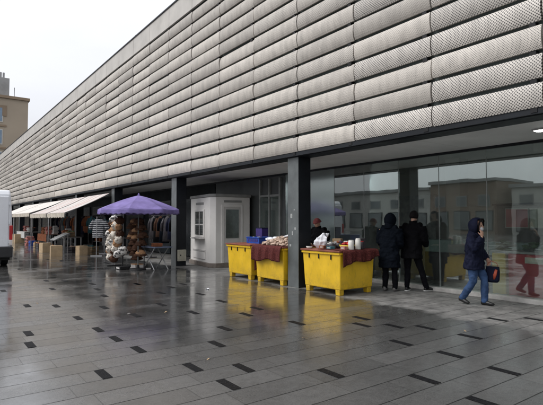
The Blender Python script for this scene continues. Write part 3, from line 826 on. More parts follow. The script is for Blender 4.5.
    # ---- headgear
    if headgear:
        kind, mm = headgear
        if kind == 'hood':
            q = MB(); q.ball((0, 0, 0), (.122, .142, .150), 22, 16)
            for v in [v for v in q.bm.verts if v.co.y > .055 and v.co.z < .118 and abs(v.co.x) < .108]: q.bm.verts.remove(v)
            for v in q.bm.verts: v.co = hp + m3 @ (v.co + Vector((0, -.012, -.008)))
            q.build('hood', M[mm], t, smooth=True, solid=.028, folds=.014, fscale=.06)
            pts = []
            q = MB()
            ring = [hp + m3 @ Vector((.100 * math.sin(a), .062 + .018 * math.cos(a), .005 + .125 * math.cos(a))) for a in [2 * PI * k / 24 for k in range(25)]]
            q.loft(ring, [.017 + random.uniform(-.003, .004) for _ in ring], 8)
            q.build('hood_trim', M['hair'], t, smooth=True, folds=.01, fscale=.02)
            q = MB(); q.loft([nk + Vector((0, -.02, -.04)), nk + Vector((0, -.02, .03)), hp + m3 @ Vector((0, -.03, -.07))], [.12, .115, .10], 16)
            q.build('hood_collar', M[mm], t, remesh=.014, folds=.015)
        else:
            q = MB(); q.ball((0, 0, 0), (.088, .106, .112), 20, 14)
            cut = -.005 if kind == 'hat' else -.045
            for v in [v for v in q.bm.verts if v.co.z < (-.075 if kind == 'hair' else cut) or (kind == 'hair' and v.co.y > .035 and v.co.z < .055) or (kind == 'hat' and v.co.z < .0)]: q.bm.verts.remove(v)
            for v in q.bm.verts: v.co = hp + m3 @ (v.co + Vector((0, -.006, .006)))
            q.build(kind, M[mm], t, smooth=True, solid=.016, folds=.012, fscale=.03)
            if kind == 'hat':
                q = MB(); ring = [hp + m3 @ Vector((.088 * math.sin(a), .104 * math.cos(a) - .006, .012)) for a in [2 * PI * k / 24 for k in range(25)]]
                q.loft(ring, [(.012, .022)] * 25, 8, ref=(0, 0, 1)); q.build('hat_brim', M[mm], t, smooth=True)
    return t, m3, hp

# woman walking along the glass, hand to her face, bag in the other hand
Jw = dict(pelvis=(0, 0, .84), chest=(0, .02, 1.13), neck=(0, .035, 1.31), head=(0, .075, 1.462), face=(-.05, 1, -.08),
          shL=(-.165, .02, 1.265), elL=(-.225, .02, 1.00), wrL=(-.20, .16, .84), handL=((.02, .25, -1), (1, 0, 0), .9),
          shR=(.165, .02, 1.265), elR=(.225, .10, 1.03), wrR=(.095, .20, 1.265), handR=((-.35, -.12, 1), (-.3, -1, -.1), .75),
          hipL=(-.085, 0, .80), knL=(-.085, .15, .46), anL=(-.075, .15, .085), toeL=(-.09, .30, .04),
          hipR=(.085, 0, .80), knR=(.085, .02, .44), anR=(.085, -.20, .125), toeR=(.09, -.075, .035), liftR=.045)
w, m3, hp = person('woman in a navy hooded jacket and blue jeans walking past the glass', (8.26, 4.82, 0), R(184), Jw, 'navy', 'jeans', 'shoeb', .66, 1.0, ('hood', 'navy'), None, sleeve_r=.070, puff=.008)
q = MB(); q.ball((0, 0, 0), (.058, .030, .045), 16, 10)
for v in q.bm.verts: v.co = hp + m3 @ (v.co + Vector((0, .078, -.052)))
q.build('face_mask', M['mask'], w, smooth=True)
# bag held in her left hand, in the world frame
t = thing('handbag', 'dark handbag with an orange-red side held by the walking woman', 'bag', (8.475, 4.585, .44), R(184 + 12))
MB().loft([(0, 0, -.02), (0, 0, .02), (0, 0, .18), (0, 0, .27)], [(.045, .09), (.06, .115), (.055, .125), (.03, .115)], 20, power=2.8).build('bag_body', M['navy'], t, smooth=True, folds=.015)
MB().loft([(.050, .03, .03), (.064, .05, .12), (.056, .075, .22)], [(.010, .014), (.010, .030), (.008, .022)], 10).build('pocket', M['bagred'], t, smooth=True)
q = MB(); q.loft([(0, -.10, .25), (0, -.07, .335), (0, 0, .365), (0, .07, .335), (0, .10, .25)], [(.011, .005)] * 5, 8); q.build('handle', M['bagred'], t, smooth=True)

# man with his back to the plaza, legs apart
Jm = dict(pelvis=(0, -.02, .92), chest=(0, .03, 1.27), neck=(0, .06, 1.49), head=(.0, .115, 1.665), face=(.08, 1, -.18),
          shL=(-.215, .04, 1.425), elL=(-.27, .08, 1.13), wrL=(-.20, .26, 1.02), handL=((.5, .8, .1), (0, 0, -1), .5),
          shR=(.215, .04, 1.425), elR=(.27, .07, 1.13), wrR=(.21, .25, 1.00), handR=((-.5, .8, .1), (0, 0, -1), .5),
          hipL=(-.095, -.02, .88), knL=(-.11, .0, .49), anL=(-.10, -.06, .085), toeL=(-.13, .10, .035),
          hipR=(.095, -.02, .88), knR=(.17, .08, .49), anR=(.235, .20, .085), toeR=(.30, .36, .035))
person('taller man in a black jacket standing with his back to the plaza, white-soled shoes apart', (8.76, 6.58, 0), R(-82), Jm, 'blackc', 'trousers', 'shoeb', .72, 1.12, ('hair', 'hair'), 'sole', sleeve_r=.080)
# the other in a long coat
Jn = dict(pelvis=(0, 0, .88), chest=(0, .02, 1.21), neck=(0, .035, 1.42), head=(0, .075, 1.575), face=(-.2, 1, -.12),
          shL=(-.19, .02, 1.36), elL=(-.245, .06, 1.07), wrL=(-.19, .22, .98), handL=((.5, .8, .1), (0, 0, -1), .5),
          shR=(.19, .02, 1.36), elR=(.245, .03, 1.06), wrR=(.19, .20, .96), handR=((-.5, .8, .1), (0, 0, -1), .5),
          hipL=(-.09, 0, .84), knL=(-.095, .02, .46), anL=(-.10, -.02, .085), toeL=(-.12, .14, .035),
          hipR=(.09, 0, .84), knR=(.11, .03, .46), anR=(.12, .02, .085), toeR=(.16, .18, .035))
person('shorter person in a long dark hooded coat looking into the glass', (8.34, 6.87, 0), R(-72), Jn, 'darkcoat', 'trousers', 'shoeg', .52, 1.10, ('hood', 'darkcoat'), None, sleeve_r=.080, jname='coat', puff=.006)
# the vendor behind the right-hand bin
Jv = dict(pelvis=(0, 0, .86), chest=(0, .05, 1.17), neck=(0, .09, 1.36), head=(0, .14, 1.505), face=(.1, 1, -.3),
          shL=(-.21, .05, 1.29), elL=(-.27, .10, 1.02), wrL=(-.18, .30, .96), handL=((.2, 1, -.1), (0, 0, -1), .4),
          shR=(.21, .05, 1.29), elR=(.27, .09, 1.02), wrR=(.18, .29, .96), handR=((-.2, 1, -.1), (0, 0, -1), .4),
          hipL=(-.09, 0, .82), knL=(-.10, .03, .45), anL=(-.11, .0, .085), toeL=(-.13, .16, .035),
          hipR=(.09, 0, .82), knR=(.10, .03, .45), anR=(.11, .0, .085), toeR=(.13, .16, .035))
person('vendor in a dull red hat and dark coat behind the right-hand bin', (8.32, 9.10, 0), R(100), Jv, 'blackc', 'trousers', 'shoeb', .60, 1.18, ('hat', 'redhat'), None, sleeve_r=.085, jname='coat', puff=.006)

# ------------------------------------------------------------------ the umbrella and what stands under it
UX, UY = 5.50, 14.55
t = thing('market_umbrella', 'large faded purple market umbrella in front of the pillar', 'umbrella', (UX, UY, 0), R(12))
def umb(u, v):
    n = 8; a = 2 * PI * u
    sect = (u * n) % 1.
    rr = 1.27 * v
    flat = math.cos(PI / n) / math.cos((sect - .5) * 2 * PI / n)
    sag = .045 * math.sin(PI * sect) * v
    z = 2.36 - .44 * v ** 1.25 - sag * .6
    return (rr * flat * math.cos(a), rr * flat * math.sin(a), z)
MB().grid(umb, 64, 12).build('canopy', M['purple'], t, smooth=False, solid=.006)
def val(u, v):
    p = umb(u, 1.0); sect = (u * 8) % 1.
    return (p[0] * (1 + .004 + .01 * v), p[1] * (1.004 + .01 * v), p[2] - .004 - v * (.135 + .02 * math.sin(u * 2 * PI * 40)))
MB().grid(val, 128, 4).build('valance', M['purple'], t, smooth=True, solid=.005)
for k in range(8):
    a = 2 * PI * k / 8
    pts = [Vector(umb(k / 8, v)) + Vector((0, 0, -.022)) for v in (.03, .35, .7, .99)]
    MB().loft(pts, [.008] * 4, 6).build('rib', M['alu'], t)
MB().cyl((0, 0, .08), (0, 0, 2.40), .019).build('pole', M['pillar'], t)
MB().loft([(0, 0, 2.36), (0, 0, 2.44)], [.04, .015], 10).build('finial', M['purple'], t)
MB().loft([(0, 0, 0), (0, 0, .05), (0, 0, .055), (0, 0, .16)], [.26, .24, .05, .04], 20).build('base', M['black'], t, bevel=.004)

def plush(loc, r, mm, label, group=None, ears=True, cat='plush toy'):
    t = thing('plush_toy', label, cat, loc, random.uniform(-.5, .5), group)
    q = MB(); q.ball((0, 0, 0), (r, r * .95, r * .85), 16, 11, .05); q.ball((-r * .85, -r * .2, r * .05), (r * .35, r * .35, r * .28), 10, 8, .05)
    q.build('body', M[mm], t, smooth=True)
    if ears:
        for s in (-1, 1): MB().ball((-r * .1, s * r * .75, r * .62), r * .33, 10, 7, .06).build('ear', M[mm], t, smooth=True)
        for s in (-1, 1): MB().ball((-r * .9, s * r * .30, r * .35), r * .09, 7, 5).build('eye', M['eye'], t, smooth=True)
    return t
# display stand of plush toys (left) : frame
t = thing('display_stand', 'metal display stand hung with pale plush toys under the purple umbrella', 'display stand', (5.35, 15.95, 0))
for s in (-.42, .42): MB().cyl((0, s, 0), (0, s, 1.78), .018).build('post', M['alu'], t)
for z in (.35, .75, 1.15, 1.5, 1.75): MB().cyl((0, -.42, z), (0, .42, z), .011).build('cross_bar', M['alu'], t)
for s in (-.42, .42): MB().box((0, s, .015), (.5, .04, .03)).build('foot', M['black'], t)
toys = [(.0, .22, 1.60, .15, 'spotfur'), (-.04, -.20, 1.38, .17, 'whitefur'), (.0, .25, 1.22, .16, 'tanfur'), (-.06, -.02, 1.05, .17, 'whitefur'), (-.03, .40, .93, .16, 'whitefur'),
        (-.05, .12, .82, .15, 'spotfur'), (-.03, .42, .58, .17, 'whitefur'), (-.06, -.32, .80, .15, 'tanfur'), (-.06, -.22, .62, .17, 'whitefur'), (-.02, .42, .30, .17, 'whitefur'), (0, -.42, 1.12, .14, 'brownfur'), (0, -.40, 1.56, .15, 'brownfur'), (.0, .08, .50, .15, 'brownfur')]
toys += [(-.02, .05, 1.42, .13, 'tanfur'), (-.08, .46, 1.10, .14, 'spotfur'), (-.06, -.46, .92, .14, 'whitefur'), (-.05, .30, 1.45, .12, 'brownfur'), (-.07, .50, .76, .13, 'whitefur'), (-.08, -.05, .28, .15, 'brownfur'), (-.08, -.46, .45, .15, 'spotfur'), (-.03, .56, .50, .13, 'tanfur'), (-.05, -.42, 1.34, .12, 'tanfur')]
names = {'whitefur': 'white fluffy plush toy hanging on the display stand under the umbrella', 'tanfur': 'tan plush toy hanging on the display stand under the umbrella', 'spotfur': 'black and white plush toy hanging on the display stand under the umbrella', 'brownfur': 'dark brown plush toy hanging on the display stand under the umbrella'}
for dx, dy, z, r, mm in toys:
    plush((5.35 + dx - .10, 15.95 + dy, z), r, mm, names[mm], mm[:-3] + ' plush toys on the display stand')
# second stand: fur hats
t = thing('hat_stand', 'dark stand of brown and tan fur hats beside the folding table', 'display stand', (5.75, 14.98, 0))
for s in (-.30, .30): MB().cyl((0, s, 0), (0, s, 1.62), .018).build('post', M['tin'], t)
for z in (.55, .95, 1.3, 1.6): MB().cyl((0, -.30, z), (0, .30, z), .011).build('cross_bar', M['tin'], t)
for s in (-.30, .30): MB().box((0, s, .015), (.45, .04, .03)).build('foot', M['white'], t)
def hat(loc, mm, label, grp, r=.14):
    t = thing('fur_hat', label, 'hat', loc, random.uniform(-.5, .5), grp)
    MB().ball((0, 0, .02), (r, r * .95, r * .72), 14, 9, .05).build('crown', M[mm], t, smooth=True)
    q = MB(); ring = [(r * 1.02 * math.cos(a), r * .97 * math.sin(a), -.035) for a in [2 * PI * k / 18 for k in range(19)]]
    q.loft(ring, [.035 + random.uniform(-.006, .006) for _ in ring], 7); q.build('fur_band', M['brownfur' if mm == 'tanfur' else mm], t, smooth=True)
for dx, dy, z, mm in ((-.09, .36, 1.36, 'brownfur'), (-.05, -.36, 1.32, 'brownfur'), (-.09, .34, 1.02, 'tanfur'), (-.06, -.36, .84, 'brownfur'), (-.10, .36, .62, 'brownfur'), (-.06, -.36, .50, 'tanfur'), (-.05, .20, 1.50, 'tanfur'), (-.05, -.18, 1.52, 'brownfur'), (-.08, -.02, 1.20, 'tanfur'), (-.08, .0, .98, 'tanfur'), (-.03, -.42, 1.08, 'brownfur'), (-.05, .26, 1.18, 'brownfur'),
                      (-.05, .24, .82, 'brownfur'), (-.05, -.02, .66, 'brownfur'), (-.04, .20, .48, 'brownfur'), (-.06, -.04, .36, 'brownfur')):
    hat((5.75 + dx - .08, 14.98 + dy, z), mm, {'tanfur': 'tan fur hat with dark band on the dark stand', 'brownfur': 'dark brown fur hat on the dark stand'}[mm], mm[:-3] + ' fur hats on the dark stand', .16)
# toy on its own little stand in front
t = thing('pedestal', 'small dark pedestal with weighted foot in front of the plush display', 'stand', (5.18, 15.05, 0))
MB().box((0, 0, .05), (.30, .42, .10)).build('base', M['black'], t, bevel=.01)
MB().box((-.153, 0, .05), (.006, .30, .05)).build('base_strip', M['greywhite'], t)
MB().cyl((0, 0, .10), (0, 0, .45), .02).build('pole', M['black'], t)
plush((5.18, 15.05, .58), .17, 'spotfur', 'black and white plush toy on the small pedestal in front')
# dark jackets hung on the wall of the hall behind the umbrella
t = thing('clothes_rail', 'clothes rail of dark jackets behind the purple umbrella', 'clothes rail', (7.75, 16.4, 0))
for s in (0, 2.6):
    MB().cyl((0, s, 0), (0, s, 1.8), .018).build('post', M['tin'], t); MB().box((0, s, .02), (.5, .04, .04)).build('foot', M['tin'], t)
MB().cyl((0, 0, 1.78), (0, 2.6, 1.78), .014).build('rail', M['tin'], t)
for k in range(7):
    q = MB(); ln = random.uniform(.8, 1.1)
    q.loft([(0, 0, -ln), (0, 0, -ln * .5), (0, 0, -.12), (0, 0, 0), (0, 0, .05)], [(.06, .22), (.065, .20), (.07, .20), (.03, .07), (.006, .006)], 14)
    for sg in (-1, 1): q.loft([(0, sg * .15, -.07), (0, sg * .25, -.30), (0, sg * .26, -.58)], [(.05, .06), (.05, .055), (.045, .05)], 10)
    o = q.build('jacket', M[('blackc', 'navy', 'tin', 'darkcoat', 'brownfur', 'blackc', 'tin')[k]], None, (7.75, 16.6 + .36 * k, 1.725), smooth=True, folds=.05)
    o.rotation_euler = (0, 0, R(random.uniform(20, 60)))
    tag(o, 'dark jacket hanging on the rail behind the purple umbrella', 'jacket', 'jackets on the rail behind the umbrella')
# folding table
t = thing('folding_table', 'folding table with blue-grey top and crossed legs beside the pillar', 'table', (6.05, 14.45, 0), R(5))
MB().box((0, 0, .72), (.62, 1.05, .035)).build('table_top', M['navytop'], t, bevel=.008)
for s in (-1, 1):
    for k in (-1, 1):
        MB().cyl((s * .24, -k * .38, .0), (s * .24, k * .38, .70), .016).build('leg', M['alu'], t)
MB().box((0, 0, .35), (.46, .03, .03)).build('stretcher', M['alu'], t)
for i, (x, y, mm, lab) in enumerate(((5.98, 14.20, 'rust', 'folded rust cloth on the folding table'), (6.12, 14.62, 'tin', 'dark folded cloth on the folding table'))):
    q = MB()
    for k in range(3): q.box((random.uniform(-.01, .01), 0, .02 + .035 * k), (.26, .30, .032))
    tag(q.build('folded_cloth', M[mm], None, (x, y, .739), bevel=.012), lab, 'cloth')
t = thing('storage_box', 'low white box on the ground under the hat stand', 'box', (5.62, 14.92, .0))
MB().box((0, 0, .07), (.3, .36, .14)).build('box_body', M['greywhite'], t, bevel=.008); MB().box((0, 0, .15), (.31, .37, .018)).build('lid', M['tanfur'], t)

# ------------------------------------------------------------------ awnings and the stalls below
def awning(y0, y1, label, m_, zf=1.92, xf=4.95, zb=2.83, xb=6.88, post=True):
    t = thing('awning', label, 'awning', (0, y0, 0), 0, 'stall awnings along the hall')
    L_ = y1 - y0
    def fn(u, v):
        sag = .05 * math.sin(PI * v) + .03 * math.sin(PI * ((u * 3) % 1)) * math.sin(PI * v)
        return (xb + (xf - xb) * v, L_ * u, zb + (zf - zb) * v - sag)
    MB().grid(fn, 24, 8).build('canopy', M[m_], t, solid=.012)
    def fv(u, v):
        return (xf - .008 + .01 * math.sin(u * 30), L_ * u, zf - .008 - v * (.20 + .022 * math.sin(u * L_ * 18)))
    MB().grid(fv, 60, 3).build('valance', M['valance'], t, solid=.006)
    MB().cyl((xf + .02, .02, zf - .03), (xf + .02, L_ - .02, zf - .03), .02).build('front_bar', M['alu'], t)
    for yy in (.06, L_ - .06):
        MB().cyl((xb, yy, zb - .06), (xf + .02, yy, zf - .045), .015).build('side_arm', M['alu'], t)
        if post and yy > 1: MB().cyl((xf + .06, yy, 0), (xf + .06, yy, zf - .05), .02).build('post', M['alu'], t)
awning(21.9, 25.5, 'striped stall awning nearest the purple umbrella', 'awn')
awning(25.75, 30.1, 'second striped stall awning, low and sagging, behind the nearest one', 'awn', 1.93)
awning(30.4, 36.8, 'long pale stall awning near the white van', 'awn2', 2.02)
awning(37.1, 44.5, 'farthest pale stall awning, beyond the white van', 'awn2', 2.02)

def box_carton(loc, s, rz, label, h=None):
    t = thing('cardboard_box', label, 'box', loc, rz)
    h = h or s
    q = MB(); k = .006
    for sx in (-1, 1): q.span((sx * s / 2, -s / 2, 0), (sx * (s / 2 - k), s / 2, h))
    for sy in (-1, 1): q.span((-s / 2 + k, sy * s / 2, 0), (s / 2 - k, sy * (s / 2 - k), h))
    q.span((-s / 2 + k, -s / 2 + k, 0), (s / 2 - k, s / 2 - k, .008)); q.build('box_body', M['card'], t)
    for sx in (-1, 1): MB().box((sx * s * .25, 0, h + .004), (s * .49, s, .006)).build('flap', M['cardin' if sx > 0 else 'card'], t)
    return t
box_carton((4.90, 25.4, 0), .46, .15, 'cardboard box standing under the awning, left of a second box')
box_carton((4.72, 22.3, 0), .46, -.1, 'nearest cardboard box, under the corner of the striped awning')
box_carton((5.95, 22.9, 0), .39, .2, 'cardboard box in front of the striped shirts')
box_carton((5.40, 37.2, 0), .62, .1, 'small far cardboard box beside the awning post')
box_carton((6.35, 24.0, 0), .40, .5, 'low cardboard box behind the one by the striped shirts', .25)

def table(loc, sx, sy, h, m_, label, cloth=None):
    t = thing('stall_table', label, 'table', loc, 0)
    MB().box((0, 0, h - .02), (sx, sy, .04)).build('table_top', M[m_], t, bevel=.006)
    for a in (-1, 1):
        for b in (-1, 1): MB().box((a * (sx / 2 - .05), b * (sy / 2 - .05), (h - .04) / 2), (.05, .05, h - .041)).build('leg', M['alu'], t)
    if cloth:
        q = MB()
        q.grid(lambda u, v: (-sx / 2 - .012 - .02 * math.sin(u * 40) * v, -sy / 2 + sy * u, h + .004 - v * .42), 50, 5)
        q.grid(lambda u, v: (-sx / 2 - .012 + (sx) * v, -sy / 2 + sy * u, h + .004), 50, 3)
        q.build('table_cloth', M[cloth], t, solid=.006)
    return t
table((6.2, 26.6, 0), .9, 2.2, .72, 'wood', 'dark stall table under the striped awnings, crowded with goods', None)
table((6.0, 37.0, 0), 1.0, 3.2, .80, 'wood', 'far stall table covered by a white cloth', 'linen')
table((6.3, 31.5, 0), .9, 2.6, .75, 'wood', 'stall table in the middle of the row under the pale awning', 'rust')
table((7.6, 23.2, 0), .7, 1.7, .74, 'greyc', 'grey stall table behind the striped shirts', 'greyc')
def clump(loc, mm, label, sx=.3, sy=.4, h=.22, n=6, cat='cloth'):
    q = MB()
    for k in range(n): q.box((random.uniform(-.03, .03), random.uniform(-.03, .03), h * (k + .5) / n), (sx * random.uniform(.8, 1), sy * random.uniform(.8, 1), h / n * .96), random.uniform(-.15, .15))
    return tag(q.build('folded_cloth', M[mm], None, loc, bevel=.012), label, cat)
clump((5.98, 26.0, .722), 'greyc', 'stack of grey cloth at the near end of the dark table')
clump((6.05, 26.6, .722), 'rust', 'stack of rust cloth in the middle of the dark table', h=.35)
clump((6.2, 27.2, .722), 'tealc', 'stack of teal cloth at the far end of the dark table', h=.3)
clump((6.1, 31.0, .76), 'pinkc', 'pile of pink cloth at the near end of the rust table', h=.45, sy=.6)
clump((6.1, 32.0, .76), 'rust', 'pile of brown cloth at the far end of the rust table', h=.40, sy=.6)
clump((5.9, 36.0, .81), 'linen', 'pile of white cloth at the near end of the white table', h=.28, sy=.8)
clump((5.9, 37.4, .81), 'pinkc', 'pile of pink cloth in the middle of the white table', h=.4, sy=.7)
clump((5.6, 34.0, 0), 'pinkc', 'pink bundle on the ground beside the white table', .5, .8, .55)
clump((5.55, 33.0, 0), 'blue', 'blue bundle on the ground beside the pink one', .4, .6, .3)
clump((7.5, 22.9, .742), 'tin', 'dark folded cloth on the grey table')
def crate(loc, rz, m_, goods, label):
    t = thing('goods_crate', label, 'crate', loc, rz)
    q = MB()
    for z in (.05, .14, .23):
        for sx in (-1, 1): q.box((sx * .19, 0, z), (.012, .56, .07))
        for sy in (-1, 1): q.box((0, sy * .274, z), (.366, .012, .07))
    for sx in (-1, 1):
        for sy in (-1, 1): q.box((sx * .172, sy * .256, .135), (.022, .022, .26))
    q.build('slatted_side', M[m_], t); MB().box((0, 0, .012), (.366, .536, .014)).build('bottom', M[m_], t)
    q = MB()
    for k in range(16):
        q.ball((random.uniform(-.14, .14), random.uniform(-.22, .22), .20 + random.uniform(-.03, .09)), (random.uniform(.04, .075), random.uniform(.05, .09), .045), 8, 6, .12)
    q.build('contents', M[goods], t, smooth=True)
crate((5.35, 26.6, 0), .1, 'cardin', 'rust', 'low crate of rust goods on the ground behind the left cardboard box')
crate((5.30, 27.4, 0), -.1, 'blue', 'greyc', 'blue crate of grey goods on the ground under the striped awnings')
crate((5.40, 28.3, 0), .2, 'cardin', 'whitefur', 'crate of pale goods on the ground under the second awning')
crate((5.40, 29.4, 0), .05, 'tin', 'pinkc', 'dark crate of pink goods on the ground under the second awning')
crate((5.45, 30.6, 0), .0, 'cardin', 'tanfur', 'crate of tan goods on the ground at the gap between the awnings')
crate((6.2, 26.2, .722), .0, 'cardin', 'leafy', 'crate of greenery on the dark stall table')
crate((6.25, 31.5, .76), .1, 'cardin', 'jar', 'crate of pale jars on the rust table')
crate((6.25, 36.6, .81), .1, 'tin', 'rust', 'dark crate of rust goods on the white table')
crate((7.55, 23.5, .745), .1, 'tin', 'whitefur', 'dark crate of pale goods on the grey table')
crate((6.9, 24.6, 0), .3, 'cardin', 'tealc', 'crate of teal goods on the ground beside the grey table')
crate((6.0, 24.8, 0), .3, 'tin', 'mush', 'dark crate of pale brown goods on the ground near the sloping tray')
clump((6.3, 26.9, .722), 'linen', 'tall stack of white cloth behind the teal stack', h=.42)
clump((6.4, 30.6, .76), 'linen', 'stack of white cloth behind the pink pile', h=.5)
# tilted grey tray on a trestle and its rail
t = thing('sloping_tray', 'grey sloping display tray propped on legs behind the cardboard boxes', 'display tray', (5.35, 24.6, 0), 0)
MB().box((0, 0, 0), (.75, 1.0, .05), M4=Matrix.Translation((0, 0, .78)) @ Matrix.Rotation(-.45, 4, 'Y')).build('tray', M['greyc'], t)
for a in (-1, 1):
    for b in (-1, 1): MB().cyl((a * .28, b * .4, 0), (a * .28, b * .4, .76 + a * .12), .018).build('leg', M['alu'], t)
# clothes rail with striped shirts
t = thing('clothes_rail', 'clothes rail of garments beside the striped awning', 'clothes rail', (6.55, 22.0, 0), R(-30))
for s in (-.75, .75):
    MB().cyl((0, s, 0), (0, s, 1.75), .018).build('post', M['alu'], t); MB().box((0, s, .02), (.5, .04, .04)).build('foot', M['alu'], t)
MB().cyl((0, -.75, 1.73), (0, .75, 1.73), .014).build('rail', M['alu'], t)
def shirt(loc, rz, mm, label, grp=None, ln=.62):
    t = thing('shirt', label, 'shirt', loc, rz, grp)
    q = MB(); q.loft([(0, 0, -ln), (0, 0, -ln * .5), (0, 0, -.12), (0, 0, 0)], [(.05, .24), (.055, .235), (.06, .22), (.035, .08)], 18)
    for s in (-1, 1): q.loft([(0, s * .17, -.07), (0, s * .32, -.30), (0, s * .36, -.46)], [(.045, .07), (.045, .065), (.04, .055)], 12)
    q.build('fabric', M[mm], t, remesh=.016, folds=.03)
    MB().loft([(0, 0, .0), (0, 0, .06), (0, .03, .075)], [.006] * 3, 6).build('hanger', M['alu'], t)
Rm = Matrix.Rotation(R(-30), 3, 'Z')
for k, (mm, lab, grp) in enumerate((('stripe', 'black and white striped shirt on the clothes rail', 'striped shirts on the rail'), ('stripe', 'black and white striped shirt on the clothes rail', 'striped shirts on the rail'), ('tin', 'plain dark shirt on the clothes rail beside the striped ones', None), ('tealc', 'dark teal shirt at the far end of the clothes rail', None))):
    p = Rm @ Vector((0, -.55 + .36 * k, 0)) + Vector((6.55, 22.0, 1.64))
    shirt(p, R(62 + 8 * k), mm, lab, grp, .85)
t = thing('hanging_garment', 'rust brown garment hanging on the dark shop wall', 'garment', (9.17, 27.3, 1.95))
q = MB(); q.loft([(0, 0, -.95), (0, 0, -.5), (0, 0, -.1), (0, 0, 0)], [(.04, .34), (.05, .30), (.05, .28), (.03, .1)], 18)
q.build('fabric', M['rust'], t, smooth=True, folds=.05); MB().cyl((0, 0, 0), (.02, 0, .08), .008).build('hook', M['alu'], t)
# rails of dark clothes under the awnings
for (y0, y1, lab) in ((26.0, 30.2, 'long clothes rail of dark garments under the striped awnings'), (31.0, 36.2, 'long clothes rail of dark garments under the pale awning')):
    t = thing('clothes_rail', lab, 'clothes rail', (7.3, y0, 0))
    for s_ in (0, y1 - y0):
        MB().cyl((0, s_, 0), (0, s_, 1.85), .018).build('post', M['tin'], t); MB().box((0, s_, .02), (.5, .04, .04)).build('foot', M['tin'], t)
    MB().cyl((0, 0, 1.83), (0, y1 - y0, 1.83), .014).build('rail', M['tin'], t)
    n_ = int((y1 - y0) / .38)
    for k in range(n_):
        q = MB(); ln = random.uniform(.75, 1.15)
        q.loft([(0, 0, -ln), (0, 0, -ln * .5), (0, 0, -.12), (0, 0, 0), (0, 0, .05)], [(.05, .20), (.055, .19), (.06, .19), (.03, .07), (.006, .006)], 14)
        for sg in (-1, 1): q.loft([(0, sg * .14, -.07), (0, sg * .24, -.30), (0, sg * .25, -.52)], [(.045, .06), (.045, .055), (.04, .05)], 10)
        o = q.build('garment', M[random.choice(['tin', 'tin', 'navy', 'tealc', 'darkcoat', 'rust', 'greyc'])], None, (7.3, y0 + .2 + .38 * k, 1.775), smooth=True, folds=.05)
        o.rotation_euler = (0, 0, R(random.uniform(15, 60)))
        tag(o, 'garment hanging in the row on the rail under the %s' % ('striped awnings' if y0 < 28 else 'pale awning'), 'garment', 'garments on the rail under the %s' % ('striped awnings' if y0 < 28 else 'pale awning'))
# stall shelves against the dark wall
for i, (y, lab) in enumerate(((29.0, 'tall dark shelf of goods behind the striped awnings'), (34.0, 'tall dark shelf of goods behind the pale awning'))):
    t = thing('goods_shelf', lab, 'shelf', (8.7, y, 0))
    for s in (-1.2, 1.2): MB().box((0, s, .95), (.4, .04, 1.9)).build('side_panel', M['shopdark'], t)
    for z in (.3, .8, 1.3, 1.8): MB().box((0, 0, z), (.4, 2.35, .03)).build('shelf_board', M['wood'], t)
    for k in range(9):
        q = MB()
        z = (.315, .815, 1.315)[k % 3]
        for n in range(3): q.box((0, 0, .05 + .09 * n), (.26, .3, .085))
        tag(q.build('folded_cloth', M[random.choice(['rust', 'tealc', 'greyc', 'pinkc', 'tin'])], None, (8.65, y - .9 + .3 * (k // 3) * 2.6 + random.uniform(-.05, .05), z), bevel=.01),
            'folded cloth stacked on the %s' % ('shelf behind the striped awnings' if i == 0 else 'shelf behind the pale awning'), 'cloth', 'folded cloth on the %s' % ('nearer shelf' if i == 0 else 'farther shelf'))

# ------------------------------------------------------------------ white van, tail towards the camera
VX0, VX1, VY = .44, 2.42, 17.95
van = thing('parked_van', 'white high-roof delivery van parked at the left with its tail to the camera', 'van', ((VX0 + VX1) / 2, VY, 0))
hw = (VX1 - VX0) / 2
prof = [(.02, .42), (0, .8), (.02, 1.7), (.09, 2.45), (.20, 2.60), (3.9, 2.62), (4.35, 2.45), (5.0, 1.62), (5.75, 1.25), (5.9, .95), (5.9, .42)]
q = MB(); q.prism(prof, -hw, hw, 'x')
for v in q.bm.verts:
    if v.co.z > 1.5: v.co.x *= 1 - .055 * (v.co.z - 1.5)
q.build('body', M['van'], van, bevel=.06)
for s in (-1, 1):
    d_ = MB(); d_.span((s * .02 if s > 0 else -.02, -.018, .62), (s * (hw - .12), .03, 2.38)); dd = d_.build('rear_door', M['van'], van, bevel=.02)
    MB().box((s * .10, -.035, 1.12), (.05, .03, .16)).build('handle', M['bumper'], dd)
    for z in (.85, 1.5, 2.15): MB().box((s * (hw - .10), -.012, z), (.04, .035, .10)).build('hinge', M['van'], dd)
    tl = MB().span((s * (hw - .095), -.03, .92), (s * (hw + .004), .07, 1.40)).build('tail_light', M['tail'], van, bevel=.015)
    MB().span((s * (hw - .092), -.032, .74), (s * (hw + .003), .06, .915)).build('reversing_lens', M['tailw'], tl, bevel=.01)
    for y in (1.05, 4.75):
        w_ = MB().cyl((s * (hw - .22), y, .34), (s * (hw - .005), y, .34), .34, seg=28).build('wheel', M['black'], van, bevel=.03)
        MB().cyl((s * (hw - .03), y, .34), (s * (hw + .004), y, .34), .20, seg=20).build('rim', M['alu'], w_)
MB().span((-hw - .01, -.09, .33), (hw + .01, .30, .70)).build('bumper', M['bumper'], van, bevel=.03)
MB().span((-hw + .05, .1, .24), (hw - .05, 5.7, .43)).build('underbody', M['black'], van)
MB().box((0, -.021, .80), (.52, .01, .11)).build('number_plate', M['plate'], van)
q = MB()
for s in (-1, 1): q.span((s * .98, 4.25, 1.55), (s * (hw + .02), 4.95, 1.62)); q.box((s * (hw + .12), 4.75, 1.45), (.18, .09, .30))
q.build('wing_mirror', M['bumper'], van, bevel=.01)
MB().prism([(4.42, 2.36), (4.98, 1.66), (5.0, 1.68), (4.45, 2.40)], -.85, .85, 'x').build('windscreen', M['doordark'], van)

